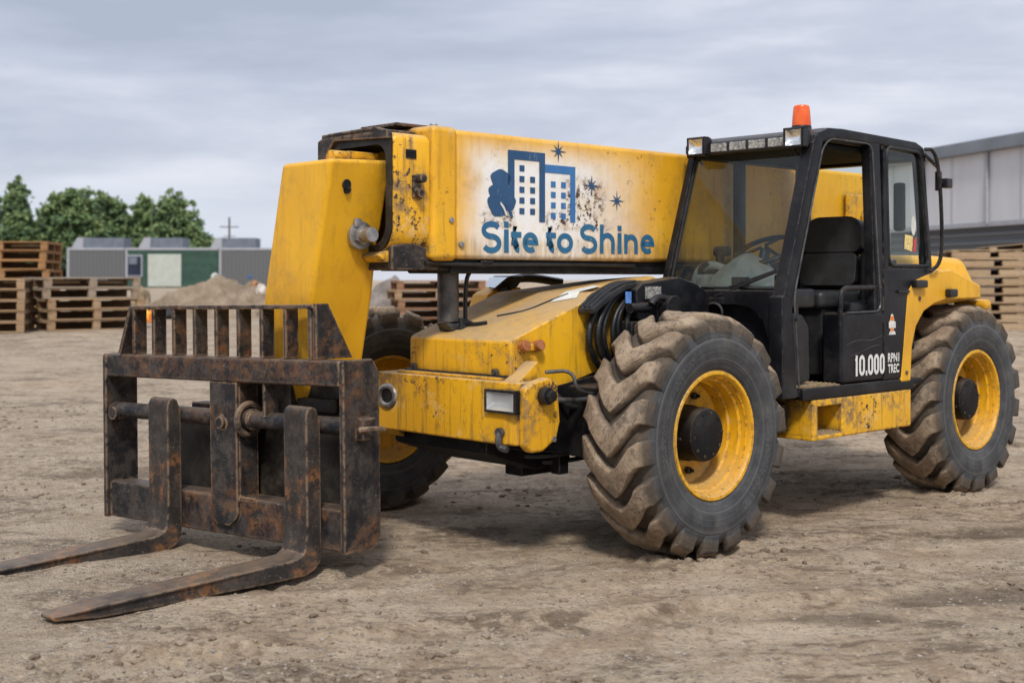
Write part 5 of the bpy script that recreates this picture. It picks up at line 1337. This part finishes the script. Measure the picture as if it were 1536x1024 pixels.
lump('debris', 381, 31.3, 426, .10, .10, .09, cl('brown_debris', (.30, .15, .06)), 'brown scrap lying on the right slope of the dirt pile', 'scrap', 3)
lump('debris', 375, 31.6, 416, .055, .06, .06, cl('blue_debris', (.03, .09, .24)), 'small blue container on top of the brown scrap', 'container', 8)
lump('rock', 392, 31, 436, .13, .13, .16, cl('pale_rock', (.5, .45, .4)), 'pale block at the right foot of the dirt pile', 'block', 5)
lump('rock', 322, 33.2, 415, .10, .1, .10, cl('white_scrap', (.42, .45, .42)), 'pale scrap lump on the crest of the dirt pile', 'scrap', 6)
m = MB(); m.box((-.9, -.1, 0), (.9, .1, .14), .01); pk = m.build('plank', simple_mat('pinkish_board', (.42, .30, .26), .8), None); pk.location = (at(262, 34), 34, gz(0, 34) + .01); tag(pk, 'pinkish board lying below the pale cabin door', 'board')

# ================================================================== SKY, SUN, CAMERA
w = bpy.data.worlds.new('World'); S.world = w; w.use_nodes = True
nt = w.node_tree; nt.nodes.clear()
class GW(G):
    def __init__(s): s.t = nt; s._co = None
g = GW()
tc = g.n('ShaderNodeTexCoord').outputs['Generated']
sx, sy, sz_ = g.sep(tc)
SUN = Vector((.0, -.66, .75)).normalized()
sky = g.n('ShaderNodeTexSky', sky_type='NISHITA'); sky.sun_disc = False
sky.sun_elevation = math.asin(SUN.z); sky.sun_rotation = math.atan2(SUN.x, SUN.y); sky.air_density = 1.5; sky.dust_density = 3
n1 = g.noise(1.0, 6, .52, vec=g.map((2.2, 2.2, 12.5), vec=tc, loc=(.3, 0, 1.1)), dist=.25)
n2 = g.noise(1.0, 7, .6, vec=g.map((7, 7, 30), vec=tc, loc=(2, 1, .4)), dist=.2)
f = g.ma('ADD', g.mul(n1, .78), g.mul(n2, .22))
cloud = g.ramp(f, [(.37, (.40, .45, .56)), (.46, (.475, .525, .64)), (.53, (.565, .605, .715)), (.62, (.74, .76, .85))])
haze = g.step(sz_, .115, .015)
cloud = g.mix(g.mul(haze, .6), cloud, (.70, .715, .77))
blue = g.mul(g.step(sz_, .10, .03), g.step(sx, -.05, -.3), g.step(sy, 0, .5))
cloud = g.mix(g.mul(blue, .6), cloud, (.58, .68, .80))
# an overcast sky is brighter overhead
lift = g.ma('ADD', 1.0, g.mul(g.step(sz_, .22, .9), .45))
v_ = g.n('ShaderNodeVectorMath', operation='SCALE'); g.put(v_.inputs[0], cloud); g.put(v_.inputs['Scale'], lift)
bg1 = g.n('ShaderNodeBackground'); g.put(bg1.inputs[0], v_.outputs[0]); bg1.inputs[1].default_value = 1.2
bg2 = g.n('ShaderNodeBackground'); g.put(bg2.inputs[0], sky.outputs[0]); bg2.inputs[1].default_value = .05
ms = g.n('ShaderNodeMixShader'); ms.inputs[0].default_value = .12
nt.links.new(bg1.outputs[0], ms.inputs[1]); nt.links.new(bg2.outputs[0], ms.inputs[2])
ow = nt.nodes.new('ShaderNodeOutputWorld'); nt.links.new(ms.outputs[0], ow.inputs[0])
ld = bpy.data.lights.new('sun', 'SUN'); ld.energy = 2.95; ld.angle = R(8); ld.color = (1, .955, .89)
sl = bpy.data.objects.new('sun', ld); COL.objects.link(sl); sl.rotation_euler = (-SUN).to_track_quat('-Z', 'Y').to_euler(); sl.location = (0, 0, 30)
cd = bpy.data.cameras.new('camera'); cam = bpy.data.objects.new('camera', cd); COL.objects.link(cam)
cam.location = (0, 0, CAM_H); cam.rotation_euler = (R(90), 0, 0)
cd.sensor_width = 36; cd.lens = 1900 / 1536 * 36; cd.shift_y = -92 / 1536; cd.clip_end = 3000; cd.clip_start = .1
cd.dof.use_dof = True; cd.dof.focus_distance = 7.5; cd.dof.aperture_fstop = 2.3
S.camera = cam
S.view_settings.view_transform = 'Standard'; S.view_settings.look = 'None'; S.view_settings.exposure = 0; S.view_settings.gamma = 1
S.render.engine = 'CYCLES'; S.cycles.max_bounces = 8; S.cycles.transparent_max_bounces = 12; S.cycles.use_denoising = True
